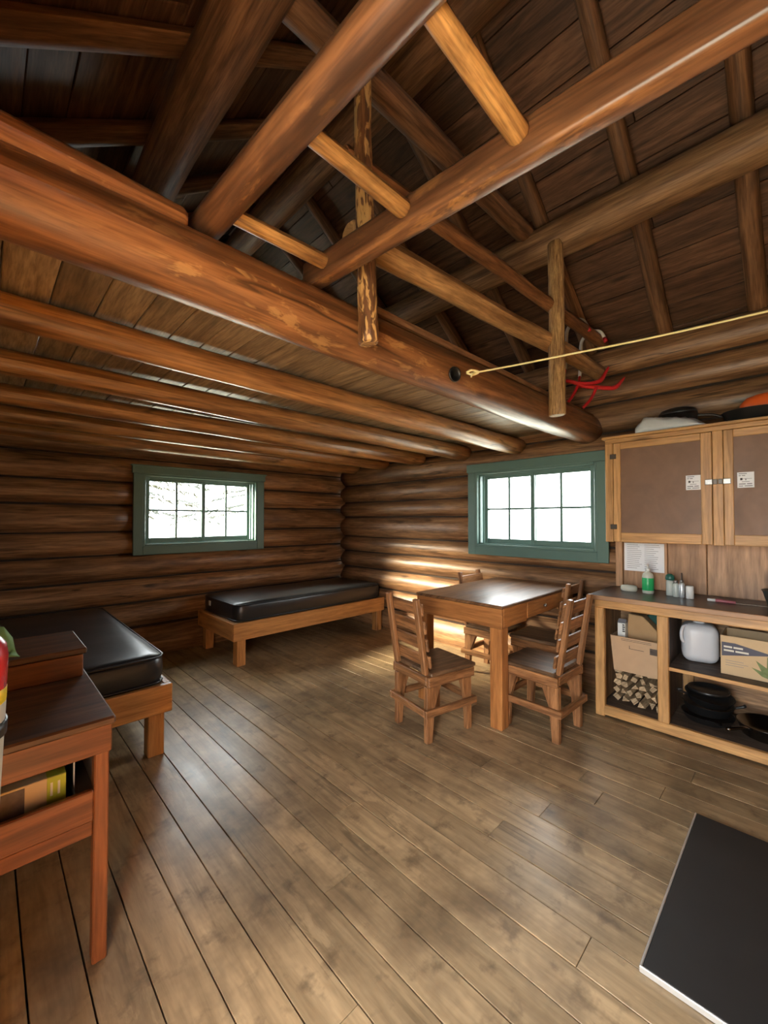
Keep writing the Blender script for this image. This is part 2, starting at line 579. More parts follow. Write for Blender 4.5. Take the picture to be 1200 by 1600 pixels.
M['bottle_green'] = plain('dark_green_cap', (0.015, 0.10, 0.075), 0.4)
M['clear'] = plain('pale_clear_plastic', (0.50, 0.54, 0.50), 0.2)
M['silver_label'] = plain('silver_label', (0.52, 0.56, 0.58), 0.25, metal=0.4, var=0.4, scale=60)
M['soap'] = plain('pale_soap_dish', (0.60, 0.60, 0.50), 0.4)
M['pink'] = plain('pink_handle', (0.42, 0.12, 0.14), 0.4)
M['pot'] = plain('grey_enamel_pot', (0.055, 0.066, 0.062), 0.35)
M['bag'] = plain('grey_plastic_bag', (0.60, 0.62, 0.62), 0.35, var=0.12, scale=16, bump=0.5)
M['orange'] = plain('orange_plastic', (0.85, 0.13, 0.02), 0.4)
M['lime'] = plain('lime_label', (0.42, 0.45, 0.03), 0.5)
M['photo_print'] = plain('dark_photo_print', (0.10, 0.07, 0.065), 0.5, var=0.7, scale=40)
M['grey_bin'] = plain('grey_plastic', (0.20, 0.175, 0.15), 0.4)
M['cloth_green'] = plain('green_cloth', (0.20, 0.34, 0.11), 0.8, var=0.2, scale=50)

gm = bpy.data.materials.new('window_glass')
nt, N, L = nodes_of(gm)
o_ = N.new('ShaderNodeOutputMaterial')
mx = N.new('ShaderNodeMixShader')
tr = N.new('ShaderNodeBsdfTransparent')
gl = N.new('ShaderNodeBsdfGlossy')
gl.inputs['Roughness'].default_value = 0.03
fr = N.new('ShaderNodeLayerWeight')
pw = N.new('ShaderNodeMath')
pw.operation = 'POWER'
pw.inputs[1].default_value = 5.0
ad = N.new('ShaderNodeMath')
ad.inputs[1].default_value = 0.03
L.new(fr.outputs['Facing'], pw.inputs[0])
L.new(pw.outputs[0], ad.inputs[0])
L.new(ad.outputs[0], mx.inputs[0])
L.new(tr.outputs[0], mx.inputs[1])
L.new(gl.outputs[0], mx.inputs[2])
L.new(mx.outputs[0], o_.inputs[0])
tr.inputs[0].default_value = (0.97, 0.98, 0.97, 1)
M['glass'] = gm

# ------------------------------------------------------------------ the setting
XR, YB, XL, YF = 3.73, 4.69, -0.25, -1.75        # inner faces of the log walls
EAVE = 2.87

# floor: dark subfloor with one object for each board
floor = bx('floor', (XL - 0.2, YF - 0.2, -0.09), (XR + 0.22, YB + 0.2, -0.032), M['wall_dark'], None, 0)
tag(floor, 'worn brown plank floor of the cabin', kind='structure')
x = 0.384 - 0.137 * 5
while x < XR + 0.1:
    y = YF - 0.1
    ends = []
    y += random.uniform(0.5, 3.2)
    while y < YB:
        ends.append(y)
        y += random.uniform(2.2, 4.0)
    cuts = [YF - 0.1] + ends + [YB + 0.1]
    for a, b_ in zip(cuts[:-1], cuts[1:]):
        dz = random.uniform(-0.0012, 0.0008)
        g = random.uniform(0.0016, 0.0030)
        bx('plank', (x + g, a + 0.001, -0.03), (x + 0.137 - g, b_ - 0.001, dz), M['floor'], floor, 0.0012, 1)
    x += 0.137


def course(wall, axis, c, half, z0, z1, a0, a1, openings, mat, r_out=0.12, backing=None):
    """one course of a log wall; openings cut it or notch it"""
    zc, rz = (z0 + z1) / 2, (z1 - z0) / 2 * 1.035
    segs = [(a0, a1)]
    notches = []
    for (oa, ob, oz0, oz1) in openings:
        lo, hi = max(z0, oz0), min(z1, oz1)
        if hi - lo < 0.012:
            continue
        rest_top, rest_bot = z1 - oz1, oz0 - z0
        if rest_top > 0.045:
            notches.append((oa, ob, oz1, 9.0))
        elif rest_bot > 0.045:
            notches.append((oa, ob, -9.0, oz0))
        else:
            ns = []
            for (p, q) in segs:
                if ob <= p or oa >= q:
                    ns.append((p, q))
                else:
                    if oa - p > 0.05: ns.append((p, oa))
                    if q - ob > 0.05: ns.append((ob, q))
            segs = ns
    for (p, q) in segs:
        sd = random.uniform(0, 900)
        st = [p + (q - p) * i / max(2, int((q - p) / 0.25)) for i in range(max(2, int((q - p) / 0.25)) + 1)]
        for (oa, ob, zl, zh) in notches:
            st += [t for t in (oa - 0.001, oa + 0.001, ob - 0.001, ob + 0.001) if p < t < q]
        st.sort()
        seg = 16
        verts, uvs, faces = [], [], []
        tp = random.choice((-1, 1)) * 0.05
        for s in st:
            zl, zh = -9, 9
            for (oa, ob, l_, h_) in notches:
                if oa < s < ob:
                    zl, zh = max(zl, l_), min(zh, h_)
            f = (s - a0) / (a1 - a0) - 0.5
            for j in range(seg + 1):
                a = 2 * math.pi * j / seg
                aj = a if j < seg else 0.0
                w = 1 + 0.055 * noise.noise(Vector((s * 1.1, sd + math.cos(aj), math.sin(aj)))) + tp * f * 0.5
                w += 0.02 * noise.noise(Vector((s * 4, sd + 3 * math.cos(aj), 3 * math.sin(aj))))
                off = r_out * math.cos(a) * w
                z = zc + rz * math.sin(a) * (0.5 + 0.5 * w)
                z = min(max(z, zl), zh)
                verts.append((c + off, s, z) if axis == 1 else (s, c + off, z))
                uvs.append((s, a * 0.12))
        m = seg + 1
        for i in range(len(st) - 1):
            for j in range(seg):
                faces.append((i * m + j, i * m + j + 1, (i + 1) * m + j + 1, (i + 1) * m + j))
        faces.append(tuple(range(seg - 1, -1, -1)))
        faces.append(tuple((len(st) - 1) * m + j for j in range(seg)))
        build('log', verts, faces, mat, wall, uvs, True)
        # dark chinking behind, so that the joints stay closed
        if backing is not None:
            zz = [(z0, z1, p, q)]
            for (oa, ob, zl, zh) in notches:
                nz = []
                for (l_, h_, pp, qq) in zz:
                    if ob <= pp or oa >= qq:
                        nz.append((l_, h_, pp, qq))
                    else:
                        nz += [(l_, h_, pp, oa), (max(l_, zl), min(h_, zh), oa, ob), (l_, h_, ob, qq)]
                zz = nz
            backing += zz


def finish_wall(wall_name, axis, c0, c1, quads, label):
    verts, faces = [], []
    for (l_, h_, p, q) in quads:
        if h_ - l_ < 0.002 or q - p < 0.002: continue
        k = len(verts)
        for u in (c0, c1):
            for s in (p, q):
                for z in (l_, h_):
                    verts.append((u, s, z) if axis == 1 else (s, u, z))
        for f in ((0, 1, 3, 2), (4, 6, 7, 5), (0, 4, 5, 1), (2, 3, 7, 6), (0, 2, 6, 4), (1, 5, 7, 3)):
            faces.append(tuple(k + i for i in f))
    o = build(wall_name, verts, faces, M['wall_dark'], None, None, False, (0, 0, 0))
    tag(o, label, kind='structure')
    return o


def make_wall(name, axis, face, sign, seams, a0, a1, openings, label, ext=None):
    """sign: +1 when the wall lies on the positive side of its inner face"""
    holder = []
    tmp = empty(name + '_tmp', (0, 0, 0))
    for z0, z1 in zip(seams[:-1], seams[1:]):
        p, q = (a0, a1) if ext is None else ext(z0, z1)
        if q - p < 0.15: continue
        course(tmp, axis, face + sign * 0.12, 0.12, z0, z1, p, q, openings, M['wall_log'], 0.12, holder)
    c = sorted((face + sign * 0.07, face + sign * 0.2))
    w = finish_wall(name, axis, c[0], c[1], holder, label)
    for ch in [o for o in W if o.parent == tmp]:
        ch.parent = w
    W.pop(tmp, None)
    bpy.data.objects.remove(tmp)
    return w


WIN_R = (1.21, 2.405, 1.125, 1.893)
WIN_B = (1.155, 2.395, 1.130, 1.868)
WIN_G = (1.35, 2.25, 2.70, 3.24)
DOOR = (-0.20, 0.72, -1.0, 2.05)
seam_r = [-0.10, 0.25, 0.49, 0.735, 0.955, 1.16, 1.435, 1.64, 1.88, 2.14, 2.39, 2.62, 2.86]
seam_b = [-0.10, 0.31, 0.56, 0.80, 1.05, 1.28, 1.545, 1.775, 2.02, 2.25]
while seam_b[-1] < 4.25:
    seam_b.append(seam_b[-1] + 0.235)
RIDGE_X = 1.785


def roof_z(xx):
    return EAVE + 0.70 * (XR - xx) if xx > RIDGE_X else EAVE + 0.70 * (xx - (2 * RIDGE_X - XR))


def gable_ext(z0, z1):
    if z1 <= EAVE: return (XL - 0.2, XR + 0.18)
    zz = z1 - 0.06
    hw = (XR - RIDGE_X) - (zz - EAVE) / 0.70 + 0.08
    return (max(XL - 0.2, RIDGE_X - hw), min(XR + 0.18, RIDGE_X + hw))


wall_right = make_wall('wall_right', 1, XR, 1, seam_r, YF - 0.2, YB + 0.03, [WIN_R], 'log wall with the window over the dining table')
wall_back = make_wall('wall_back', 0, YB, 1, seam_b, 0, 0, [WIN_B, WIN_G], 'log gable wall with the window above the beds', gable_ext)
wall_left = make_wall('wall_left', 1, XL, -1, seam_r, YF - 0.2, YB + 0.03, [DOOR], 'log wall with the open doorway')
wall_front = make_wall('wall_front', 0, YF, -1, seam_b, 0, 0, [], 'log gable wall behind the camera', gable_ext)

# roof: boards on pole rafters on three long logs
ceiling = empty('ceiling', (RIDGE_X, 1.5, 3.6), 'dark board roof on pole rafters', kind='structure')
SL = math.atan(0.70)
for sgn in (1, -1):
    ux = Vector((-sgn * math.cos(SL), 0, math.sin(SL)))       # up the slope
    un = Vector((sgn * math.sin(SL), 0, math.cos(SL)))        # out of the slope
    base = Vector((XR if sgn > 0 else 2 * RIDGE_X - XR, 0, EAVE))
    rot = Matrix((ux, Vector((0, 1, 0)), un)).transposed()
    if sgn < 0:
        rot = Matrix((-ux, Vector((0, 1, 0)), un)).transposed()
    s = -0.62
    total = (XR - RIDGE_X) / math.cos(SL)
    while s < total + 0.03:
        wdt = random.uniform(0.17, 0.215)
        cut = random.uniform(0.2, 3.6)
        for (y0, y1) in ((YF - 0.45, cut), (cut, YB + 0.5)):
            c = base + ux * (s + wdt / 2) + un * (0.112 + random.uniform(0, 0.004))
            c.y = (y0 + y1) / 2
            box('roof_board', (wdt - 0.004, y1 - y0 - 0.004, 0.022), c, M['roof'], ceiling, rot, 0.003, 1)
        s += wdt
    # weathered outer skin above the boards
    c = base + ux * ((total - 0.6) / 2) + un * 0.14
    c.y = (YF + YB) / 2
    box('roof_sheathing', (total + 0.72, YB - YF + 1.0, 0.02), c, M['wall_dark'], ceiling, rot, 0)
    y = 0.19 - 0.555 * 3
    while y < YB:
        p0 = base + ux * (-0.55) + un * 0.05
        p1 = base + ux * (total + 0.02) + un * 0.05
        p0.y = p1.y = y + random.uniform(-0.015, 0.015)
        log('rafter', p0, p1, 0.058, 0.046, M['rafter'], ceiling, 10, 0.4)
        y += 0.555
log('purlin', (2.85, YF - 0.1, 3.37), (2.85, YB + 0.2, 3.37), 0.125, 0.12, M['purlin'], ceiling, 16)
log('purlin', (0.70, YF - 0.1, 3.37), (0.70, YB + 0.2, 3.37), 0.115, 0.11, M['rafter'], ceiling, 16)
log('ridge_beam', (RIDGE_X, YF - 0.1, 4.10), (RIDGE_X, YB + 0.2, 4.10), 0.125, 0.12, M['rafter'], ceiling, 16)
log('tie_pole', (0.64, 1.36, 3.41), (3.10, 1.36, 3.46), 0.066, 0.062, M['rafter'], ceiling, 12)

# loft: header log, joists, deck boards
loft = empty('loft_floor', (1.75, 3.0, 2.2), 'loft floor of boards on round varnished joists', kind='structure')
header = log('header_beam', (XL - 0.05, 1.31, 2.172), (XR + 0.06, 1.31, 2.175), 0.100, 0.125, M['beam'], loft, 22, 0.15, 0.05, 0.006)
for k, yy in enumerate((1.95, 2.58, 3.22, 3.83, 4.42)):
    log('joist', (XL - 0.05, yy, 2.130), (XR + 0.05, yy, 2.125), 0.057, 0.083, M['joist'], loft, 18, 0.16, 0.05, 0.006)
x = 0.03 - 0.137 * 2
while x < XR + 0.05:
    bx('deck_board', (x + 0.0015, 1.34, 2.205), (x + 0.1355, YB + 0.1, 2.235 + random.uniform(-0.002, 0.002)), M['deck'], loft, 0.003, 1)
    x += 0.137
log('edge_log', (XL - 0.05, 1.285, 2.285), (0.420, 1.285, 2.285), 0.055, 0.045, M['beam'], loft, 14, 0.12, 0.12, 0.004)
bx('edge_board', (1.12, 1.24, 2.275), (XR + 0.02, 1.37, 2.305), M['rafter'], loft, 0.008, 0)
# knot hole in the header
kn = lathe('knot_hole', [(0.0, 0.0), (0.028, 0.0), (0.030, 0.006), (0.036, 0.008), (0.038, 0.0)], (0, 0, 0), M['iron'], None, 20)
kn.parent = loft
kn.location = Vector((1.66, 1.196, 2.120)) - W[loft]
kn.rotation_euler = (R(98), 0, R(-12))


# ---------------------------------------------------------------- windows
def make_window(name, axis, op, face, out, label, crown=True, panes=True):
    """op = (a0, a1, z0, z1) opening; face = inner plane of the casing; out = +1 outward direction on the other axis"""
    a0, a1, z0, z1 = op
    root = empty(name, ((a0 + a1) / 2, face, z0) if axis == 0 else (face, (a0 + a1) / 2, z0), label, kind='structure')

    def b(nm, lo, hi, mat, parent, bev=0.004, gr=None):
        # lo/hi as (along, depth from the casing face outward, z)
        if axis == 0:
            p = (lo[0], face + out * lo[1], lo[2])
            q = (hi[0], face + out * hi[1], hi[2])
        else:
            p = (face + out * lo[1], lo[0], lo[2])
            q = (face + out * hi[1], hi[0], hi[2])
        l_ = [min(p[i], q[i]) for i in range(3)]
        h_ = [max(p[i], q[i]) for i in range(3)]
        return bx(nm, l_, h_, mat, parent, bev, gr)

    cw, t = 0.088, 0.028
    b('casing_board', (a0 - cw, 0, z0 - cw), (a0, t, z1), M['green'], root)
    b('casing_board', (a1, 0, z0 - cw), (a1 + cw, t, z1), M['green'], root)
    b('casing_board', (a0, 0, z0 - cw), (a1, t, z0), M['green'], root)
    b('head_board', (a0 - cw - 0.012, -0.006, z1), (a1 + cw + 0.012, t, z1 + cw), M['green'], root)
    if crown:
        b('crown_strip', (a0 - cw - 0.025, -0.018, z1 + cw - 0.016), (a1 + cw + 0.025, t, z1 + cw), M['green'], root)
    D = 0.26
    j = 0.022
    b('jamb', (a0 - 0.004, 0.004, z0), (a0 + j, D, z1), M['green'], root)
    b('jamb', (a1 - j, 0.004, z0), (a1 + 0.004, D, z1), M['green'], root)
    b('head_jamb', (a0 + j, 0.004, z1 - j), (a1 - j, D, z1 + 0.004), M['green'], root)
    b('sill', (a0 + j, 0.004, z0 - 0.004), (a1 - j, D, z0 + j), M['green'], root)
    # track strips between the two sliding sashes
    for dep in (0.045, 0.125):
        b('track', (a0 + j, dep, z1 - j - 0.014), (a1 - j, dep + 0.012, z1 - j), M['sash'], root, 0.002)
        b('track', (a0 + j, dep, z0 + j), (a1 - j, dep + 0.012, z0 + j + 0.012), M['sash'], root, 0.002)
        b('track', (a0 + j, dep, z0 + j), (a0 + j + 0.014, dep + 0.012, z1 - j), M['sash'], root, 0.002)
        b('track', (a1 - j - 0.014, dep, z0 + j), (a1 - j, dep + 0.012, z1 - j), M['sash'], root, 0.002)
    mid = (a0 + a1) / 2
    st = 0.040
    for (s0, s1, dep) in ((a0 + j + 0.012, mid + st / 2, 0.066), (mid - st / 2, a1 - j - 0.03, 0.098)):
        zz0, zz1 = z0 + j + 0.008, z1 - j - 0.008
        sash = b('sash', (s0, dep, zz0), (s0 + st, dep + 0.026, zz1), M['sash'], root)
        b('stile', (s1 - st, dep, zz0), (s1, dep + 0.026, zz1), M['sash'], sash)
        b('rail', (s0 + st, dep, zz0), (s1 - st, dep + 0.026, zz0 + st + 0.01), M['sash'], sash)
        b('rail', (s0 + st, dep, zz1 - st), (s1 - st, dep + 0.026, zz1), M['sash'], sash)
        sm, zm = (s0 + s1) / 2, (zz0 + zz1) / 2
        b('muntin', (sm - 0.011, dep + 0.004, zz0 + st), (sm + 0.011, dep + 0.022, zz1 - st), M['sash'], sash, 0.002)
        b('muntin', (s0 + st, dep + 0.005, zm - 0.010), (s1 - st, dep + 0.021, zm + 0.010), M['sash'], sash, 0.002)
        for (pa, pb) in ((s0 + st, sm - 0.007), (sm + 0.007, s1 - st)):
            for (pz, pq) in ((zz0 + st + 0.01, zm - 0.007), (zm + 0.007, zz1 - st)):
                b('pane', (pa, dep + 0.012, pz), (pb, dep + 0.015, pq), M['glass'], sash, 0)
    return root


make_window('window_1', 0, WIN_B, 4.652, 1, 'green framed sliding window in the back log wall above the beds')
make_window('window_2', 1, WIN_R, 3.692, 1, 'green framed sliding window over the table beside the cupboard', crown=False)
make_window('window_3', 0, WIN_G, 4.652, 1, 'green framed small window in the loft gable')
# doorway frame
d1 = empty('door_1', (XL, 0.26, 0), 'plain wooden frame of the open doorway', kind='structure')
for (p, q, za, zb) in ((DOOR[0] - 0.0, DOOR[0] + 0.035, 0, 2.05), (DOOR[1] - 0.035, DOOR[1], 0, 2.05)):
    bx('door_jamb', (XL - 0.24, p, za), (XL + 0.02, q, zb), M['pine'], d1)
bx('door_head', (XL - 0.24, DOOR[0], 2.015), (XL + 0.02, DOOR[1], 2.05), M['pine'], d1)
bx('threshold', (XL - 0.24, DOOR[0] + 0.035, -0.03), (XL + 0.0, DOOR[1] - 0.035, 0.012), M['pine'], d1)

# ------------------------------------------------------------------ outdoors
gr = bx('ground', (-30, -30, -0.6), (34, 34, -0.5), M['ground'], None, 0)
tag(gr, 'pale bright ground outside the cabin', kind='structure')


def conifer(loc, h, r, n, label):
    t = empty('conifer', loc, label, 'tree', 'trees outside the windows')
    l0 = Vector(loc)
    log('trunk', l0, l0 + Vector((0, 0, h)), 0.13, 0.03, M['trunk'], t, 8, 0.8, 0.1, 0.05)
    verts, faces = [], []
    for i in range(n):
        f = (i + 0.5) / n
        z = 2.15 + f * (h - 2.25)
        a = i * 2.4
        ln = r * (1 - f) * random.uniform(0.75, 1.15) + 0.15
        dr = Vector((math.cos(a), math.sin(a), -0.18))
        p0 = l0 + Vector((0, 0, z))
        m = int(ln / 0.055)
        # branch stem
        sd = Vector((-math.sin(a), math.cos(a), 0))
        k = len(verts)
        e = p0 + dr * ln
        for q in (p0 + sd * 0.014, p0 - sd * 0.014, e, p0 + Vector((0, 0, 0.028))):
            verts.append(q)
        faces += [(k, k + 1, k + 2), (k, k + 2, k + 3), (k + 1, k + 3, k + 2)]
        for j in range(m):
            s = (j + 0.6) / m
            if s < 0.25: continue
            c = p0 + dr * ln * s
            for sg in (-1, 1):
                if random.random() < 0.25: continue
                tip = c + sd * sg * random.uniform(0.08, 0.2) * (1.15 - 0.6 * s) + dr * 0.09 + Vector((0, 0, random.uniform(-0.09, 0.02)))
                w = dr * 0.02 + Vector((0, 0, 0.012))
                k = len(verts)
                verts += [c - w, c + w, tip + w * 0.3, tip - w * 0.3]
                faces.append((k, k + 1, k + 2, k + 3))
    build('foliage', verts, faces, M['needle'], t, None, False)
    return t


conifer((1.55, 8.3, -0.5), 6.4, 1.9, 90, 'conifer left of centre seen through the back window')
conifer((4.9, 9.0, -0.5), 6.8, 2.3, 100, 'conifer right of centre seen through the back window')

# ------------------------------------------------------------------ ladder over the opening
lad = empty('loft_ladder', (0.7, 1.33, 2.3), 'heavy wooden loft ladder raised flat overhead with round rungs', 'ladder')
log('round_rail', (0.495, 1.37, 2.335), (0.595, -0.95, 2.36), 0.047, 0.050, M['ladder'], lad, 16, 0.14, 0.05, 0.004)
p0, p1 = Vector((0.895, 1.34, 2.338)), Vector((0.985, -0.95, 2.262))
dv = (p1 - p0).normalized()
s_, t_ = frame_of(dv)
rot = Matrix((dv, s_, t_)).transposed()
box('square_rail', ((p1 - p0).length, 0.055, 0.100), (p0 + p1) / 2, M['ladder'], lad, rot, 0.010, 0, 2)
for yy in (1.205, 0.822, 0.459, -0.32, -0.70):
    f = (1.34 - yy) / 2.29
    log('rung', (0.52 + 0.10 * f, yy + 0.005, 2.338 + 0.01 * f), (0.875 + 0.09 * f, yy, 2.345 - 0.07 * f), 0.024, 0.027, M['rung'], lad, 12, 0.08, 0.08, 0.003)
for xx in (0.50, 0.895):
    hg = box('hinge', (0.05, 0.05, 0.012), (xx, 1.33, 2.284), M['metal'], lad, (0.1, 0, 0), 0.003)
tube('hoist_rope', [(0.595, -0.88, 2.39), (0.62, -0.95, 2.9), (0.68, -0.95, 3.30)], 0.008, M['rope'], lad)

pul = empty('pulley', (1.0, 0.70, 2.36), 'small white pulley wheel beside the square ladder rail', 'pulley')
tube('rim', [(1.0 + 0.016 * math.cos(a * math.pi / 6), 0.70 + 0.005 * math.cos(a * math.pi / 6), 2.372 + 0.020 * math.sin(a * math.pi / 6)) for a in range(12)], 0.006, M['white'], pul, 8, 2, True)
box('strap', (0.085, 0.012, 0.010), (0.958, 0.70, 2.358), M['white'], pul, None, 0.002)

# ------------------------------------------------------------------ loft railing
rl = empty('loft_railing', (2.0, 1.2, 2.1), 'rustic pole railing along the loft edge with two hanging posts', 'railing')
log('bark_post', (1.035, 1.150, 2.070), (1.030, 1.165, 3.34), 0.042, 0.036, M['bark'], rl, 14, 0.05, 0.08, 0.010, 0.8, 0.004, 0.10)
log('hewn_post', (2.735, 1.135, 2.095), (2.775, 1.160, 3.30), 0.056, 0.052, M['hewn'], rl, 14, 0.05, 0.06, 0.004, 0.7, 0.004, 0.07)
log('lower_rail', (1.03, 1.250, 2.535), (XR + 0.02, 1.195, 2.662), 0.056, 0.060, M['pole'], rl, 14, 0.1, 0.06, 0.014, 1.0, 0.01, 0.05)
log('upper_rail', (1.00, 1.250, 2.845), (XR + 0.02, 1.160, 2.89), 0.038, 0.044, M['pole_red'], rl, 12, 0.1, 0.08, 0.014, 1.0, 0.01, 0.10)

# hook rack over the rails
rk = empty('hook_rack', (3.4, 1.2, 2.6), 'white and red metal hook frame hung over the pole rails', 'hook rack')
for (xb, xt, y0, y1, zt) in ((3.31, 3.33, 1.30, 1.132, 2.965), (3.56, 3.58, 1.28, 1.09, 2.945)):
    tube('hook_bar', [(xb, y0 + 0.01, 2.60), (xb, y0, 2.73), (xb, y0 - 0.005, zt - 0.07), (xt, y0 - 0.04, zt - 0.005), (xt, (y0 + y1) / 2, zt + 0.008), (xt, y1 + 0.045, zt - 0.012), (xt, y1 + 0.012, zt - 0.075)], 0.0145, M['white'], rk, 8, 5)
    tube('red_tip', [(xt, y1 + 0.013, zt - 0.072), (xt, y1, zt - 0.108)], 0.0162, M['red'], rk, 8)
    tube('red_shaft', [(xb, y0 + 0.01, 2.605), (xb - 0.05, y0, 2.52), (xb - 0.11, y0 - 0.03, 2.475)], 0.010, M['red'], rk, 8)
tube('cross_bar', [(3.18, 1.295, 2.478), (3.25, 1.24, 2.470), (3.30, 1.205, 2.455), (3.36, 1.16, 2.435)], 0.015, M['red'], rk)
tube('red_arm', [(3.28, 1.22, 2.465), (3.36, 1.15, 2.462), (3.44, 1.09, 2.49), (3.50, 1.05, 2.60)], [0.012, 0.014, 0.018, 0.008], M['red'], rk)
tube('red_arm', [(3.32, 1.20, 2.445), (3.42, 1.055, 2.418), (3.48, 0.995, 2.425), (3.525, 0.945, 2.50)], [0.015, 0.017, 0.018, 0.007], M['red'], rk)
tube('red_leg', [(3.30, 1.21, 2.445), (3.25, 1.23, 2.36), (3.20, 1.25, 2.30)], 0.012, M['red'], rk)
tube('red_leg', [(3.38, 1.10, 2.425), (3.34, 1.13, 2.33), (3.29, 1.17, 2.262)], 0.012, M['red'], rk)

# clothesline
cl = empty('clothesline', (1.77, 1.18, 2.14), 'thin yellow rope stretched from the loft beam across the room', 'rope')
tube('line', [(1.775, 1.175, 2.148), (1.9, 0.79, 2.158), (2.13, 0.09, 2.196), (2.60, -1.74, 2.32)], 0.0045, M['rope'], cl, 6, 8)
tube('knot', [(1.755, 1.19, 2.150), (1.765, 1.168, 2.160), (1.79, 1.14, 2.150), (1.775, 1.165, 2.138), (1.755, 1.19, 2.150)], 0.006, M['rope'], cl, 6, 4)
tube('tail', [(1.78, 1.155, 2.149), (1.765, 1.160, 2.135), (1.758, 1.165, 2.122)], 0.004, M['rope'], cl, 6, 4)


# ------------------------------------------------------------------ beds
def bed(lo, hi, long_axis, label, mlabel):
    x0, y0 = lo
    x1, y1 = hi
    f = empty('bed_frame', ((x0 + x1) / 2, (y0 + y1) / 2, 0), label, 'bed frame', 'low pine bed frames')
    z0, z1, t = 0.245, 0.410, 0.038
    bx('end_rail', (x0, y0 + t, z0), (x0 + t, y1 - t, z1), M['pine'], f)
    bx('end_rail', (x1 - t, y0 + t, z0), (x1, y1 - t, z1), M['pine'], f)
    bx('side_rail', (x0, y0, z0), (x1, y0 + t, z1), M['pine'], f)
    bx('side_rail', (x0, y1 - t, z0), (x1, y1, z1), M['pine'], f)
    L_ = 0.088
    for (xx, yy) in ((x0 + t + 0.002, y0 + t + 0.002), (x1 - t - L_ - 0.002, y0 + t + 0.002), (x0 + t + 0.002, y1 - t - L_), (x1 - t - L_ - 0.002, y1 - t - L_)):
        bx('leg', (xx, yy - (0.0 if yy > (y0 + y1) / 2 else 0.030), 0), (xx + L_, yy + L_ - (0 if yy > (y0 + y1) / 2 else 0.030), z0 + 0.10), M['pine'], f, 0.005, 2)
    bx('deck', (x0 + t, y0 + t, z1 - 0.020), (x1 - t, y1 - t, z1 - 0.001), M['counter_in'], f)
    # mattress: rounded, slightly crowned, with piping
    mx0, mx1, my0, my1, mz0, mz1 = x0 + 0.045, x1 - 0.03, y0 + 0.03, y1 - 0.03, z1 + 0.0005, 0.590
    mt = empty('mattress', ((mx0 + mx1) / 2, (my0 + my1) / 2, mz0), mlabel, 'mattress', 'black vinyl mattresses')
    n1, n2 = (28, 14) if long_axis == 0 else (14, 28)
    rc = 0.075

    def outline(u, v, inset):
        # rectangle point pulled into a rounded-corner rectangle
        hx, hy = (mx1 - mx0) / 2 - inset, (my1 - my0) / 2 - inset
        px_, py_ = u * hx, v * hy
        ax, ay = abs(px_) - (hx - rc), abs(py_) - (hy - rc)
        if ax > 0 and ay > 0:
            l_ = math.hypot(ax, ay)
            mxx = max(ax, ay)
            k = mxx / l_
            px_ = math.copysign(hx - rc + ax * k, px_)
            py_ = math.copysign(hy - rc + ay * k, py_)
        return px_, py_
    cx, cy = (mx0 + mx1) / 2, (my0 + my1) / 2
    verts, faces = [], []
    us = [-1 + 2 * i / n1 for i in range(n1 + 1)]
    vs = [-1 + 2 * j / n2 for j in range(n2 + 1)]
    for top in (0, 1):
        for u in us:
            for v in vs:
                px_, py_ = outline(u, v, 0.010)
                e = min(1 - abs(u), 1 - abs(v))
                z = mz0
                if top:
                    z = mz1 - 0.012 * (1 - min(1, e * 6)) ** 2 + 0.006 * noise.noise(Vector((px_ * 3, py_ * 3, x0)))
                    z += 0.004 * noise.noise(Vector((px_ * 11, py_ * 11, 3)))
                verts.append((cx + px_, cy + py_, z))
    w = n2 + 1
    off = (n1 + 1) * w
    for i in range(n1):
        for j in range(n2):
            a, b_, c, d = i * w + j, (i + 1) * w + j, (i + 1) * w + j + 1, i * w + j + 1
            faces.append((a, d, c, b_))
            faces.append((off + a, off + b_, off + c, off + d))
    ring = [(i, 0) for i in range(n1)] + [(n1, j) for j in range(n2)] + [(i, n2) for i in range(n1, 0, -1)] + [(0, j) for j in range(n2, 0, -1)]
    rows = []
    for (zz, ins) in ((0.0, 0.010), (0.2, 0.001), (0.5, -0.003), (0.82, 0.0)):
        row = []
        for (i, j) in ring:
            px_, py_ = outline(us[i], vs[j], ins)
            verts.append((cx + px_, cy + py_, mz0 + 0.004 + (mz1 - mz0 - 0.012) * zz))
            row.append(len(verts) - 1)
        rows.append(row)
    rows = [[i * w + j for (i, j) in ring]] + rows + [[off + i * w + j for (i, j) in ring]]
    nr = len(ring)
    for a, b_ in zip(rows[:-1], rows[1:]):
        for k in range(nr):
            faces.append((a[k], a[(k + 1) % nr], b_[(k + 1) % nr], b_[k]))
    body = build('cover', verts, faces, M['black_vinyl'], mt, None, True)
    for zz in (mz1 - 0.018, mz0 + 0.012):
        pts = []
        for (i, j) in ring:
            px_, py_ = outline(us[i], vs[j], 0.0)
            pts.append((cx + px_, cy + py_, zz))
        tube('piping', pts, 0.006, M['black_vinyl'], mt, 6, 1, True, False)
    return f, mt, (mx0, my0, mz0, mz1)


f1, m1, g1 = bed((1.70, 3.76), (3.69, 4.655), 0, 'low pine bed frame in the corner under the log walls', 'black vinyl mattress with a white tag, on the corner bed')
bx('care_tag', (g1[0] - 0.010, g1[1] + 0.62, g1[2] + 0.075), (g1[0] + 0.0, g1[1] + 0.665, g1[2] + 0.125), M['white'], m1, 0.002)
f2, m2, g2 = bed((-0.13, 2.685), (0.835, 4.655), 1, 'low pine bed frame behind the small desk', 'black vinyl mattress on the bed behind the small desk')

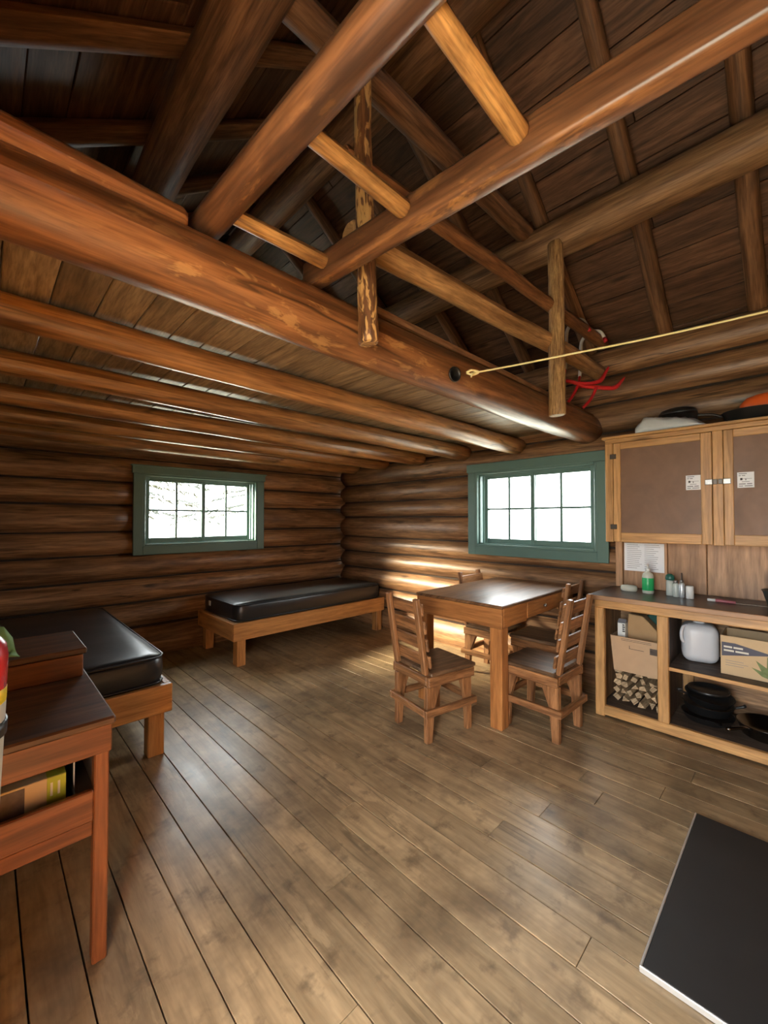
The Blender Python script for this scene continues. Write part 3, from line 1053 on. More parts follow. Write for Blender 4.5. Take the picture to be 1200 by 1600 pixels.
# ------------------------------------------------------------------ desk at the left
dk = empty('desk', (0.04, 1.9, 0), 'small red-brown wooden desk with an open shelf slot', 'desk')
DX0, DX1, DY0, DY1 = -0.215, 0.306, 1.505, 2.32
bx('desk_top', (DX0, DY0, 0.765), (DX1, DY1, 0.790), M['desk_top'], dk, 0.006, 0)
for (xx, yy) in ((0.262, 1.575), (DX0 + 0.02, 1.575), (0.262, 2.25), (DX0 + 0.02, 2.25)):
    bx('leg', (xx, yy, 0), (xx + 0.040, yy + 0.045, 0.765), M['desk'], dk, 0.004, 2)
bx('front_apron', (DX0 + 0.01, 1.552, 0.664), (0.304, 1.574, 0.765), M['desk'], dk, 0.003, 0)
bx('back_apron', (DX0 + 0.02, 2.296, 0.40), (0.302, 2.308, 0.765), M['desk'], dk, 0.003, 0)
bx('side_apron', (0.286, 1.62, 0.664), (0.300, 2.25, 0.765), M['desk'], dk, 0.003, 1)
bx('side_apron', (0.286, 1.62, 0.407), (0.300, 2.25, 0.50), M['desk'], dk, 0.003, 1)
bx('shelf_lip', (DX0 + 0.06, 1.570, 0.454), (0.261, 1.592, 0.549), M['desk'], dk, 0.004, 0)
bx('lower_rail', (DX0 + 0.06, 1.578, 0.404), (0.261, 1.600, 0.4535), M['desk'], dk, 0.004, 0)
bx('shelf', (DX0 + 0.06, 1.5925, 0.478), (0.285, 2.295, 0.496), M['desk_top'], dk, 0.003, 0)
# wooden box on the desk
wb = empty('wooden_box', (0.04, 2.14, 0.79), 'brown wooden lidded box at the rear of the small desk', 'box')
bx('box_body', (DX0 + 0.0, 1.972, 0.7905), (0.288, 2.295, 0.878), M['desk'], wb, 0.004, 0)
bx('lid', (DX0 - 0.005, 1.960, 0.8785), (0.298, 2.305, 0.902), M['desk_top'], wb, 0.005, 0)
# things on the desk shelf
tr_ = empty('baking_tray', (0.05, 1.75, 0.48), 'dark metal tray lying in the desk slot', 'tray')
bx('tray_base', (-0.13, 1.60, 0.4965), (0.222, 1.96, 0.503), M['iron'], tr_, 0.002)
bx('tray_rim', (-0.13, 1.60, 0.503), (0.222, 1.607, 0.530), M['iron'], tr_, 0.002)
bx('tray_rim', (-0.13, 1.953, 0.503), (0.222, 1.96, 0.530), M['iron'], tr_, 0.002)
bx('tray_rim', (0.215, 1.607, 0.503), (0.222, 1.953, 0.530), M['iron'], tr_, 0.002)
pb = empty('printed_carton', (0.03, 1.68, 0.5035), 'long tan carton with photo print and lime label in the desk slot', 'carton')
bx('carton_body', (-0.120, 1.640, 0.5035), (0.198, 1.715, 0.602), M['card_tan'], pb, 0.002)
bx('photo_panel', (-0.110, 1.6385, 0.512), (0.100, 1.6403, 0.596), M['photo_print'], pb, 0.0003)
bx('lime_label', (0.152, 1.6383, 0.505), (0.1985, 1.6403, 0.601), M['lime'], pb, 0.0003)
bx('lime_top', (0.152, 1.6403, 0.6017), (0.1985, 1.714, 0.6025), M['lime'], pb, 0.0003)
for k in range(2):
    bx('print_line', (0.160 + 0.018 * k, 1.6375, 0.545), (0.166 + 0.018 * k, 1.6384, 0.585), M['cream'], pb, 0.0002)
bk = bx('slot_shade_block', (-0.120, 1.735, 0.5035), (0.190, 1.90, 0.655), M['iron'], None, 0.006)  # black block added behind the carton in place of the slot's shadowed interior
tag(bk, 'black block behind the tan carton, standing in for shade in the desk slot', 'shade block')
gb = empty('plastic_bin', (0.25, 1.80, 0.4965), 'grey plastic bin at the right end of the desk slot', 'bin')
bx('bin_floor', (0.224, 1.625, 0.4965), (0.283, 1.95, 0.503), M['grey_bin'], gb, 0.001)
prism('bin_end', [(1.628, 0.503), (1.950, 0.503), (1.950, 0.655), (1.69, 0.655), (1.628, 0.585)], 0, 0.277, 0.283, M['grey_bin'], gb)
bx('bin_wall', (0.224, 1.944, 0.503), (0.277, 1.950, 0.640), M['grey_bin'], gb, 0.001)
bx('bin_wall', (0.224, 1.70, 0.503), (0.228, 1.944, 0.640), M['clear'], gb, 0.001)
bx('white_strip', (0.224, 1.694, 0.503), (0.2285, 1.6985, 0.640), M['white'], gb, 0.001)

# green cloth on the box
verts, faces = [], []
for i in range(9):
    for j in range(7):
        u, v = i / 8, j / 6
        xx = -0.09 + 0.190 * u - 0.02 * v
        yy = 1.952 + 0.15 * v
        zz = 0.9045 + 0.016 * math.sin(u * 6 + v * 3) ** 2 + 0.095 * max(0, 1 - 3.0 * math.hypot(u - 0.78, (v - 0.85) * 0.8)) + 0.012 * math.sin(v * 9 + u * 4) ** 2
        verts.append((xx, yy, zz))
for i in range(8):
    for j in range(6):
        a = i * 7 + j
        faces.append((a, a + 7, a + 8, a + 1))
gc = build('cloth', verts, faces, M['cloth_green'], None, None, True)
md = gc.modifiers.new('thick', 'SOLIDIFY')
md.thickness = 0.003
md.offset = 1
tag(gc, 'crumpled light green cloth on the wooden desk box', 'cloth')

# fire extinguisher on the left wall
fe = empty('fire_extinguisher', (-0.045, 1.0, 0.80), 'red fire extinguisher with yellow and white label at the left edge', 'extinguisher')
rr = 0.069
lathe('lower_body', [(0.0, 0.0), (rr - 0.008, 0.0), (rr, 0.008), (rr, 0.075)], (-0.045, 1.0, 0.80), M['ext_red'], fe, 32)
lathe('white_label', [(rr, 0.0), (rr + 0.0006, 0.001), (rr + 0.0006, 0.208), (rr, 0.209)], (-0.045, 1.0, 0.875), M['cream'], fe, 32)
lathe('yellow_band', [(rr, 0.0), (rr + 0.0006, 0.001), (rr + 0.0006, 0.024), (rr, 0.025)], (-0.045, 1.0, 1.084), M['yellow'], fe, 32)
lathe('yellow_foot', [(rr + 0.0002, 0.0), (rr + 0.0009, 0.001), (rr + 0.0009, 0.014), (rr, 0.015)], (-0.045, 1.0, 0.876), M['yellow'], fe, 32)
lathe('upper_body', [(rr, 0.0), (rr, 0.055), (rr - 0.004, 0.075), (rr - 0.018, 0.093), (0.030, 0.103), (0.018, 0.106), (0.018, 0.125)], (-0.045, 1.0, 1.109), M['ext_red'], fe, 32)
lathe('strap', [(rr, 0.0), (rr + 0.004, 0.001), (rr + 0.004, 0.024), (rr, 0.025)], (-0.045, 1.0, 1.027), M['iron'], fe, 32)
bx('valve', (-0.065, 0.985, 1.230), (-0.025, 1.015, 1.262), M['iron'], fe, 0.004)
bx('lever', (-0.060, 0.900, 1.262), (-0.035, 1.030, 1.272), M['iron'], fe, 0.003)
bx('wall_bracket', (XL - 0.02, 0.985, 0.98), (-0.105, 1.015, 1.05), M['dark_metal'], fe, 0.003)
cu = bpy.data.curves.new('label_letter', 'FONT')
cu.body = 'S'
cu.size = 0.022
cu.extrude = 0.0004
cu.materials.append(M['ink'])
tmp_ = bpy.data.objects.new('letter_curve', cu)
lt = bpy.data.objects.new('label_letter', bpy.data.meshes.new_from_object(tmp_))
bpy.data.objects.remove(tmp_)
link(lt, fe, (-0.003, 0.9445, 1.060))
lt.rotation_euler = (R(90), 0, R(40))
fe.rotation_euler = (0, R(2.0), 0)


# ------------------------------------------------------------------ table
tb = empty('dining_table', (3.07, 1.765, 0), 'orange-brown wooden table with a dark worn top by the window', 'table')
TX0, TX1, TY0, TY1, TZ = 2.452, 3.69, 1.392, 2.145, 0.828
bx('table_top', (TX0, TY0, TZ - 0.022), (TX1, TY1, TZ), M['table_top'], tb, 0.005, 0)
for (xx, yy) in ((TX0 + 0.012, TY0 + 0.012), (TX0 + 0.012, TY1 - 0.102), (TX1 - 0.105, TY0 + 0.012), (TX1 - 0.105, TY1 - 0.102)):
    bx('leg', (xx, yy, 0), (xx + 0.09, yy + 0.09, TZ - 0.155), M['table'], tb, 0.005, 2)
bx('end_apron', (TX0 + 0.006, TY0 + 0.006, TZ - 0.155), (TX0 + 0.03, TY1 - 0.006, TZ - 0.022), M['table'], tb, 0.004, 1)
bx('end_apron', (TX1 - 0.05, TY0 + 0.03, TZ - 0.155), (TX1 - 0.03, TY1 - 0.03, TZ - 0.022), M['table'], tb, 0.004, 1)
bx('side_apron', (TX0 + 0.03, TY1 - 0.03, TZ - 0.155), (TX1 - 0.03, TY1 - 0.006, TZ - 0.022), M['table'], tb, 0.004, 0)
bx('side_apron', (TX0 + 0.03, TY0 + 0.006, TZ - 0.155), (TX0 + 0.36, TY0 + 0.03, TZ - 0.022), M['table'], tb, 0.004, 0)
bx('side_apron', (TX0 + 0.90, TY0 + 0.006, TZ - 0.155), (TX1 - 0.03, TY0 + 0.03, TZ - 0.022), M['table'], tb, 0.004, 0)
dr_ = bx('drawer_front', (TX0 + 0.364, TY0 + 0.003, TZ - 0.140), (TX0 + 0.896, TY0 + 0.027, TZ - 0.024), M['table'], tb, 0.004, 0)
lathe('knob', [(0.0, 0.02), (0.010, 0.019), (0.013, 0.012), (0.006, 0.004), (0.006, 0.0)], (TX0 + 0.63, TY0 + 0.003, TZ - 0.082), M['metal'], dr_, 14, Euler((R(90), 0, 0)).to_matrix())


# ------------------------------------------------------------------ chairs (front of the chair = +y)
def make_chair():
    c = empty('dining_chair', (0, 0, 0))
    bx('seat', (-0.195, -0.175, 0.415), (0.195, 0.215, 0.440), M['seat'], c, 0.006, 1)
    for s in (-1, 1):
        bx('seat_rail', (s * 0.182 - 0.015, -0.195, 0.352), (s * 0.182 + 0.015, 0.20, 0.4145), M['chair'], c, 0.005, 1)
        # back leg: broad board tapering to a narrow foot
        xo = s * 0.160
        prism('back_leg', [(-0.195, 0.0), (-0.150, 0.0), (-0.130, 0.215), (-0.075, 0.3515), (-0.195, 0.3515)], 0, xo - 0.017, xo + 0.017, M['chair'], c, 2, 0.003)
        prism('front_leg', [(0.150, 0.0), (0.192, 0.0), (0.190, 0.3515), (0.095, 0.3515), (0.135, 0.215)], 0, xo - 0.017, xo + 0.017, M['chair'], c, 2, 0.003)
        bx('stretcher', (s * 0.190 - 0.0125, -0.222, 0.172), (s * 0.190 + 0.0125, 0.218, 0.216), M['chair'], c, 0.004, 1)
        # leaning stile of the back
        p0, p1 = Vector((s * 0.150, -0.187, 0.425)), Vector((s * 0.150, -0.262, 0.905))
        d = (p1 - p0).normalized()
        rot = Matrix((Vector((1, 0, 0)), d.cross(Vector((1, 0, 0))), d)).transposed()
        box('stile', (0.046, 0.030, (p1 - p0).length), (p0 + p1) / 2, M['chair'], c, rot, 0.005, 2)
    bx('stretcher', (-0.177, -0.2215, 0.172), (0.177, -0.1965, 0.216), M['chair'], c, 0.004, 0)
    bx('stretcher', (-0.177, 0.193, 0.172), (0.177, 0.218, 0.216), M['chair'], c, 0.004, 0)
    bx('seat_rail', (-0.166, -0.196, 0.360), (0.166, -0.170, 0.4145), M['chair'], c, 0.004, 0)
    for i, zz in enumerate((0.505, 0.612, 0.722, 0.835)):
        f = (zz - 0.425) / 0.48
        rot = Euler((R(8.9), 0, 0)).to_matrix()
        box('slat', (0.375 - 0.01 * i, 0.018, 0.078), (0, -0.187 - 0.075 * f + 0.0245, zz), M['chair'], c, rot, 0.004, 0)
    return c


def place_chair(c, loc, deg, label):
    c.location = loc
    c.rotation_euler = (0, 0, R(deg))
    tag(c, label, 'chair', 'rustic slat-back chairs around the table')


ch0 = make_chair()
kids = [o for o in COL.objects if o.parent == ch0]
chairs = [ch0]
for _ in range(3):
    n_ = ch0.copy()
    COL.objects.link(n_)
    for k in kids:
        q = k.copy()
        COL.objects.link(q)
        q.parent = n_
    chairs.append(n_)
place_chair(chairs[0], (2.215, 1.785, 0), -101, 'rustic slat-back chair at the left end of the table, back to the beds')
place_chair(chairs[1], (2.752, 1.262, 0), -2, 'rustic slat-back chair nearest the counter, its back towards the camera')
place_chair(chairs[2], (3.375, 1.530, 0), 1, 'rustic slat-back chair by the wall end, behind the nearest chair back')
place_chair(chairs[3], (3.375, 2.005, 0), 180, 'rustic slat-back chair on the far side of the table, mostly hidden')

# ------------------------------------------------------------------ kitchen counter
ct = empty('kitchen_counter', (3.44, 0.3, 0), 'open pine kitchen counter with dark top and shelves', 'counter')
CY0, CY1, CX = -0.62, 1.063, 3.18
CB = 3.688
bx('counter_top', (3.150, CY0 - 0.02, 0.832), (CB, CY1 + 0.035, 0.860), M['counter_top'], ct, 0.004, 1)
bx('edge_trim', (3.138, CY0 - 0.02, 0.828), (3.1495, CY1 + 0.035, 0.8605), M['splash'], ct, 0.003, 1)
bx('top_rail', (CX, CY0, 0.768), (CX + 0.03, CY1, 0.8315), M['cupboard'], ct, 0.004, 1)
bx('bottom_rail', (CX, CY0, 0.012), (CX + 0.03, CY1, 0.078), M['cupboard'], ct, 0.004, 1)
for (ya, yb) in ((1.002, 1.063), (0.618, 0.680), (-0.10, -0.04), (-0.62, -0.56)):
    bx('post', (CX - 0.001, ya, 0.0 if ya > 0.9 else 0.0785), (CX + 0.040, yb, 0.7675), M['cupboard'], ct, 0.004, 2)
bx('side_panel', (CX + 0.04, 1.035, 0.0), (CB, 1.055, 0.83), M['counter_in'], ct, 0.003, 2)
bx('side_panel', (CX + 0.04, -0.61, 0.0), (CB, -0.59, 0.83), M['counter_in'], ct, 0.003, 2)
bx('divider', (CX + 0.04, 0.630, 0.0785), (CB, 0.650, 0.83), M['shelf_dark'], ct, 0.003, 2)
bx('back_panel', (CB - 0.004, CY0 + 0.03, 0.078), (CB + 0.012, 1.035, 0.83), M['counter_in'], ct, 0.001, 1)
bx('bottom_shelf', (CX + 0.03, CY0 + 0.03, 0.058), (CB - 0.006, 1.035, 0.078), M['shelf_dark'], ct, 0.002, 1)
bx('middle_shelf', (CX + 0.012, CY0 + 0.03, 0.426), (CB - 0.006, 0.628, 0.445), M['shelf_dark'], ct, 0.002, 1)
bx('shelf_edge', (CX + 0.002, -0.04, 0.424), (CX + 0.0115, 0.617, 0.447), M['cupboard'], ct, 0.002, 1)
bx('back_batten', (CB - 0.034, 0.30, 0.446), (CB - 0.006, 0.36, 0.83), M['cupboard'], ct, 0.003, 2)
bx('back_batten', (CB - 0.034, 0.56, 0.0785), (CB - 0.006, 0.62, 0.425), M['cupboard'], ct, 0.003, 2)

# backsplash boards
sp = empty('trim_1', (3.70, 0.2, 0.86), 'vertical wooden backsplash boards over the counter', kind='structure')
yy = 1.07
for k, wd in enumerate((0.055, 0.30, 0.235, 0.33, 0.28, 0.25, 0.22)):
    bx('board', (3.692 - (0.012 if k == 0 else 0), yy - wd + 0.002, 0.862), (3.716, yy - 0.002, 1.30), M['splash'], sp, 0.004, 2)
    yy -= wd

# ------------------------------------------------------------------ wall cupboard
cp = empty('wall_cupboard', (3.55, 0.4, 1.23), 'pine wall cupboard with brown panelled doors above the counter', 'cupboard')
PX, PY0, PY1, PZ0, PZ1 = 3.400, -0.30, 1.052, 1.232, 2.030
bx('side', (PX + 0.02, PY1 - 0.02, PZ0), (3.715, PY1, PZ1 - 0.02), M['cupboard'], cp, 0.003, 2)
bx('side', (PX + 0.02, PY0, PZ0), (3.715, PY0 + 0.02, PZ1 - 0.02), M['cupboard'], cp, 0.003, 2)
bx('top', (PX - 0.014, PY0 - 0.012, PZ1 - 0.02), (3.715, PY1 + 0.020, PZ1), M['cupboard'], cp, 0.004, 1)
bx('bottom', (PX + 0.02, PY0 + 0.02, PZ0 + 0.004), (3.715, PY1 - 0.02, PZ0 + 0.024), M['cupboard'], cp, 0.003, 1)
bx('back', (3.700, PY0 + 0.02, PZ0 + 0.024), (3.714, PY1 - 0.02, PZ1 - 0.02), M['counter_in'], cp, 0.002, 1)
bx('face_rail', (PX, PY0, PZ1 - 0.052), (PX + 0.02, PY1, PZ1 - 0.0205), M['cupboard'], cp, 0.003, 1)
for (ya, yb) in ((0.998, PY1), (0.3525, 0.4065), (PY0, -0.245)):
    bx('face_stile', (PX, ya, PZ0), (PX + 0.02, yb, PZ1 - 0.0525), M['cupboard'], cp, 0.003, 2)
for di, (ya, yb, hinge_y) in enumerate(((0.4095, 0.995, 0.995), (-0.240, 0.3495, -0.240))):
    z0, z1 = PZ0 + 0.003, PZ1 - 0.055
    d = bx('door', (PX - 0.001, ya, z0), (PX + 0.018, ya + 0.058, z1), M['cupboard'], cp, 0.003, 2)
    bx('door_stile', (PX - 0.001, yb - 0.048, z0), (PX + 0.018, yb, z1), M['cupboard'], d, 0.003, 2)
    bx('door_rail', (PX - 0.001, ya + 0.058, z0), (PX + 0.018, yb - 0.048, z0 + 0.068), M['cupboard'], d, 0.003, 1)
    bx('door_rail', (PX - 0.001, ya + 0.058, z1 - 0.048), (PX + 0.018, yb - 0.048, z1), M['cupboard'], d, 0.003, 1)
    bx('door_panel', (PX + 0.006, ya + 0.056, z0 + 0.066), (PX + 0.013, yb - 0.046, z1 - 0.046), M['panel'], d, 0.001, 2)
    for zz in (PZ1 - 0.155, PZ0 + 0.115):
        hg = bx('hinge', (PX - 0.007, hinge_y - 0.022, zz - 0.018), (PX - 0.001, hinge_y + 0.022, zz + 0.018), M['dark_metal'], d, 0.002)
    # latch towards the middle stile
    ly = ya + 0.016 if di == 0 else yb - 0.016
    lt_ = bx('latch', (PX - 0.010, ly - 0.020, 1.628), (PX - 0.002, ly + 0.020, 1.664), M['metal'], d, 0.003)
    sg = -1 if di == 0 else 1
    bx('latch_catch', (PX - 0.012, ly + sg * 0.022, 1.630), (PX - 0.002, ly + sg * 0.044, 1.662) if sg > 0 else (PX - 0.002, ly - 0.044, 1.662), M['dark_metal'], d, 0.002) if sg > 0 else bx('latch_catch', (PX - 0.012, ly - 0.044, 1.630), (PX - 0.002, ly - 0.022, 1.662), M['dark_metal'], d, 0.002)
    # white sticker beside the latch
    sy0 = ya + 0.060 if di == 0 else yb - 0.145
    zs = 1.600 if di == 0 else 1.600
    st = bx('sticker', (PX + 0.0035, sy0, zs), (PX + 0.0058, sy0 + 0.080, zs + 0.098), M['paper'], d, 0.0006)
    tag(st, 'small white printed sticker')

    def mark(y0_, y1_, z0_, z1_, mat):
        # y measured from the sticker's left edge as seen from the room
        bx('print', (PX + 0.0030, sy0 + 0.080 - y1_, zs + z0_), (PX + 0.0036, sy0 + 0.080 - y0_, zs + z1_), mat, d, 0.0001)
    mark(0.007, 0.046, 0.086, 0.091, M['print'])
    mark(0.007, 0.018, 0.074, 0.079, M['print'])
    mark(0.022, 0.038, 0.074, 0.079, M['print'])
    mark(0.014, 0.025, 0.048, 0.062, M['ink'])
    mark(0.025, 0.070, 0.056, 0.058, M['print'])
    mark(0.038, 0.043, 0.046, 0.058, M['print'])
    mark(0.022, 0.058, 0.036, 0.039, M['print'])
    mark(0.008, 0.040, 0.021, 0.027, M['print'])
    mark(0.046, 0.070, 0.021, 0.027, M['print'])
    mark(0.007, 0.028, 0.009, 0.014, M['print'])
    mark(0.034, 0.072, 0.009, 0.014, M['print'])

# ------------------------------------------------------------------ things on the counter
CZ = 0.8605
nt_ = empty('notice_sheet', (3.688, 0.85, 1.0), 'white printed notice taped to the backsplash above the counter', 'notice')
bx('sheet', (3.6885, 0.735, 0.995), (3.6915, 1.005, 1.215), M['paper'], nt_, 0.0005)
for k in range(13):
    w_ = random.uniform(0.06, 0.11)
    for (yl, ww) in ((0.985, w_), (0.865, random.uniform(0.06, 0.105))):
        bx('print_line', (3.6878, yl - ww, 1.200 - 0.0152 * k), (3.6886, yl, 1.203 - 0.0152 * k), M['print'], nt_, 0.0001)

sd_ = lathe('soap_dish', [(0.0, 0.0), (0.050, 0.0), (0.056, 0.012), (0.056, 0.030), (0.050, 0.042), (0.0, 0.046)], (3.50, 0.925, CZ), M['soap'], None, 20, None, 0.75, 1.0)
tag(sd_, 'pale oval soap dish at the end of the counter', 'soap dish')
sb = empty('soap_bottle', (3.50, 0.80, CZ), 'white pump bottle with bright green label on the counter', 'bottle')
lathe('bottle_body', [(0.0, 0.0), (0.034, 0.0), (0.037, 0.006), (0.037, 0.125), (0.030, 0.146), (0.014, 0.155), (0.014, 0.160)], (3.50, 0.80, CZ), M['soap'], sb, 24)
lathe('label', [(0.0374, 0.0), (0.0378, 0.001), (0.0378, 0.090), (0.0374, 0.091)], (3.50, 0.80, CZ + 0.022), M['green_soap'], sb, 24)
lathe('pump_collar', [(0.0, 0.0), (0.015, 0.0), (0.015, 0.020), (0.006, 0.022), (0.006, 0.045), (0.0, 0.045)], (3.50, 0.80, CZ + 0.160), M['white'], sb, 16)
box('spout', (0.045, 0.016, 0.012), (3.485, 0.80, CZ + 0.208), M['white'], sb, None, 0.004)
sq = empty('spray_bottle', (3.50, 0.665, CZ), 'clear bottle with dark green cap on the counter', 'bottle')
lathe('bottle_body', [(0.0, 0.0), (0.022, 0.0), (0.024, 0.005), (0.024, 0.100), (0.016, 0.112)], (3.50, 0.665, CZ), M['clear'], sq, 20)
lathe('cap', [(0.0, 0.0), (0.022, 0.0), (0.025, 0.010), (0.022, 0.034), (0.010, 0.044), (0.0, 0.045)], (3.50, 0.665, CZ + 0.110), M['bottle_green'], sq, 20, None, 1.1, 1.15)
sh = []
for k, (yy, hh) in enumerate(((0.625, 0.105), (0.592, 0.112))):
    s1 = empty('pepper_shaker', (3.47, yy, CZ), ('small clear shaker with pale label beside the spray bottle' if k == 0 else 'small silver shaker with dark cap beside the white cylinder'), 'shaker', 'shakers on the counter')
    lathe('shaker_body', [(0.0, 0.0), (0.017, 0.0), (0.0185, 0.004), (0.0185, hh - 0.02), (0.012, hh - 0.008)], (3.47, yy, CZ), M['silver_label'] if k else M['clear'], s1, 16)
    lathe('cap', [(0.0, 0.0), (0.012, 0.0), (0.012, 0.014), (0.005, 0.018), (0.005, 0.045 * k + 0.02), (0.0, 0.045 * k + 0.02)], (3.47, yy, CZ + hh - 0.008), M['metal'], s1, 14)
wc = lathe('salt_cylinder', [(0.0, 0.0), (0.021, 0.0), (0.023, 0.003), (0.023, 0.082), (0.020, 0.086), (0.0, 0.086)], (3.46, 0.545, CZ), M['white'], None, 20)
tag(wc, 'plain white cylinder next to the shakers on the counter', 'canister')
kn_ = empty('kitchen_knife', (3.42, 0.37, CZ), 'kitchen knife with pink and white handle on the counter', 'knife')
tube('handle', [(3.425, 0.435, CZ + 0.012), (3.432, 0.39, CZ + 0.012), (3.438, 0.345, CZ + 0.010), (3.444, 0.305, CZ + 0.009)], [0.009, 0.011, 0.010, 0.008], M['pink'], kn_, 8)
tube('handle_end', [(3.423, 0.447, CZ + 0.012), (3.4295, 0.405, CZ + 0.0122)], [0.009, 0.0118], M['white'], kn_, 8)
prism('blade', [(3.438, 0.310), (3.452, 0.310), (3.462, 0.16), (3.452, 0.13), (3.444, 0.16)], 2, CZ + 0.004, CZ + 0.0065, M['dark_metal'], kn_)
pt = empty('cooking_pot', (3.46, 0.07, CZ), 'dark grey flared pot at the right end of the counter', 'pot')
lathe('pot_body', [(0.0, 0.0), (0.075, 0.0), (0.085, 0.006), (0.110, 0.100), (0.116, 0.104), (0.114, 0.108), (0.104, 0.102), (0.080, 0.012), (0.0, 0.010)], (3.46, 0.07, CZ), M['pot'], pt, 32)
box('pot_handle', (0.02, 0.10, 0.012), (3.47, 0.05, CZ + 0.118), M['iron'], pt, None, 0.004)

# ------------------------------------------------------------------ inside the counter: firewood, box, jug, carton, pans
def firewood(yc, zc, w, h, xf, ln):
    n = random.choice((3, 4, 4, 5))
    a0 = random.uniform(0, 6.28)
    poly = []
    for i in range(n):
        a = a0 + 2 * math.pi * (i + random.uniform(-0.25, 0.25)) / n
        poly.append((yc + 0.5 * w * math.cos(a), zc + 0.5 * h * math.sin(a)))
    # rest on the row beneath
    zl = min(p[1] for p in poly)
    poly = [(p[0], p[1] - zl + zc - h / 2) for p in poly]
    o = prism('firewood', poly, 0, xf, xf + ln, M['split'], None, 0, 0.0)
    o.rotation_euler = (0, 0, random.uniform(-0.05, 0.05))
    tag(o, 'split stick of firewood in the pile under the cardboard box', 'firewood', 'firewood pile in the counter')
    return o


z = 0.0785
for row in range(5):
    h = (0.056, 0.050, 0.050, 0.046, 0.042)[row]
    n = (6, 7, 6, 6, 5)[row]
    w = 0.330 / n
    for k in range(n):
        xf = 3.335 + row * 0.012 + random.uniform(-0.02, 0.025)
        firewood(0.668 + w * (k + 0.5), z + h / 2, w * random.uniform(0.88, 1.0), h * 1.0, xf, random.uniform(0.24, 0.30))
    z += h * 0.95
BZ = z + 0.006
cb = empty('cardboard_box', (3.45, 0.84, BZ), 'open plain cardboard box sitting on the firewood pile', 'box')


def open_box(root, x0, x1, y0, y1, z0, z1, mat, inner, names='box_wall', splay=0.0):
    t = 0.006
    prism(names, [(y0 + splay, z0), (y1 - splay, z0), (y1, z1), (y0, z1)], 0, x0, x0 + t, mat, root)
    prism(names, [(y0 + splay, z0), (y1 - splay, z0), (y1, z1), (y0, z1)], 0, x1 - t, x1, mat, root)
    prism(names, [(y0 + splay, z0), (y0 + splay + t, z0), (y0 + t, z1), (y0, z1)][::1], 0, x0 + t, x1 - t, mat, root)
    prism(names, [(y1 - splay - t, z0), (y1 - splay, z0), (y1, z1), (y1 - t, z1)][::1], 0, x0 + t, x1 - t, mat, root)
    bx('box_floor', (x0 + t, y0 + splay + t, z0), (x1 - t, y1 - splay - t, z0 + t), inner, root, 0)


open_box(cb, 3.285, 3.60, 0.658, 0.992, BZ, BZ + 0.245, M['card'], M['card_dark'], 'box_wall', 0.022)
bx('front_flap', (3.279, 0.664, BZ + 0.205), (3.2845, 0.986, BZ + 0.245), M['card'], cb, 0.001)
for k in range(2):
    bx('print_line', (3.2785, 0.735, BZ + 0.222 + 0.010 * k), (3.2792, 0.92, BZ + 0.2245 + 0.010 * k), M['ink'], cb, 0.0001)
bx('handle_slot', (3.2840, 0.78, BZ + 0.168), (3.2852, 0.87, BZ + 0.171), M['ink'], cb, 0.0001)
bx('handle_slot', (3.2840, 0.868, BZ + 0.168), (3.2852, 0.871, BZ + 0.190), M['ink'], cb, 0.0001)
bx('print_patch', (3.2840, 0.682, BZ + 0.155), (3.2852, 0.745, BZ + 0.198), M['shelf_dark'], cb, 0.0001)
mk = empty('milk_carton', (3.40, 0.95, BZ + 0.006), 'white and black carton standing in the cardboard box', 'carton')
bx('carton_body', (3.36, 0.915, BZ + 0.007), (3.425, 0.966, BZ + 0.325), M['white'], mk, 0.003)
prism('gable_top', [(3.36, BZ + 0.325), (3.425, BZ + 0.325), (3.393, BZ + 0.350)], 1, 0.915, 0.966, M['print'], mk)
for k in range(4):
    bx('print_patch', (3.3590, 0.917 + 0.003 * (k % 2), BZ + 0.262 + 0.015 * k), (3.3603, 0.934, BZ + 0.272 + 0.015 * k), M['ink'], mk, 0.0001)
kb = prism('paper_bag', [(0.700, BZ + 0.008), (0.905, BZ + 0.008), (0.912, BZ + 0.30), (0.905, BZ + 0.395), (0.812, BZ + 0.385), (0.715, BZ + 0.285), (0.700, BZ + 0.20)], 0, 3.40, 3.50, M['kraft'], None, 2, 0.006)
tag(kb, 'crumpled brown paper bag standing in the cardboard box', 'bag')
gg = prism('green_bag', [(0.675, BZ + 0.008), (0.82, BZ + 0.008), (0.85, BZ + 0.34), (0.79, BZ + 0.40), (0.69, BZ + 0.385), (0.675, BZ + 0.2)], 0, 3.515, 3.585, M['green_bag'], None, 2, 0.010)
tag(gg, 'dark green bag at the back of the cardboard box', 'bag')

# water jug
SZ = 0.4455
jg = empty('water_jug', (3.49, 0.50, SZ), 'translucent white plastic water jug on the counter shelf', 'jug')
box('jug_body', (0.19, 0.20, 0.255), (3.49, 0.50, SZ + 0.1275), M['jug'], jg, (0, 0, R(12)), 0.055, 2, 5)
lathe('neck', [(0.0, 0.0), (0.034, 0.0), (0.030, 0.012), (0.028, 0.028), (0.0, 0.028)], (3.49, 0.50, SZ + 0.252), M['jug'], jg, 18)
tube('handle', [(3.425, 0.560, SZ + 0.238), (3.398, 0.575, SZ + 0.228), (3.384, 0.583, SZ + 0.19), (3.390, 0.580, SZ + 0.145), (3.408, 0.572, SZ + 0.125)], 0.010, M['jug'], jg, 8)
lathe('cap', [(0.0, 0.0), (0.031, 0.0), (0.031, 0.016), (0.0, 0.018)], (3.49, 0.50, SZ + 0.276), M['white'], jg, 18)
# printed box
pc = empty('tissue_box', (3.42, 0.14, SZ), 'open tan cardboard box with navy band and green leaf print', 'box')
open_box(pc, 3.300, 3.560, -0.085, 0.368, SZ, SZ + 0.236, M['card_tan'], M['card_dark'])
PXF = 3.2995


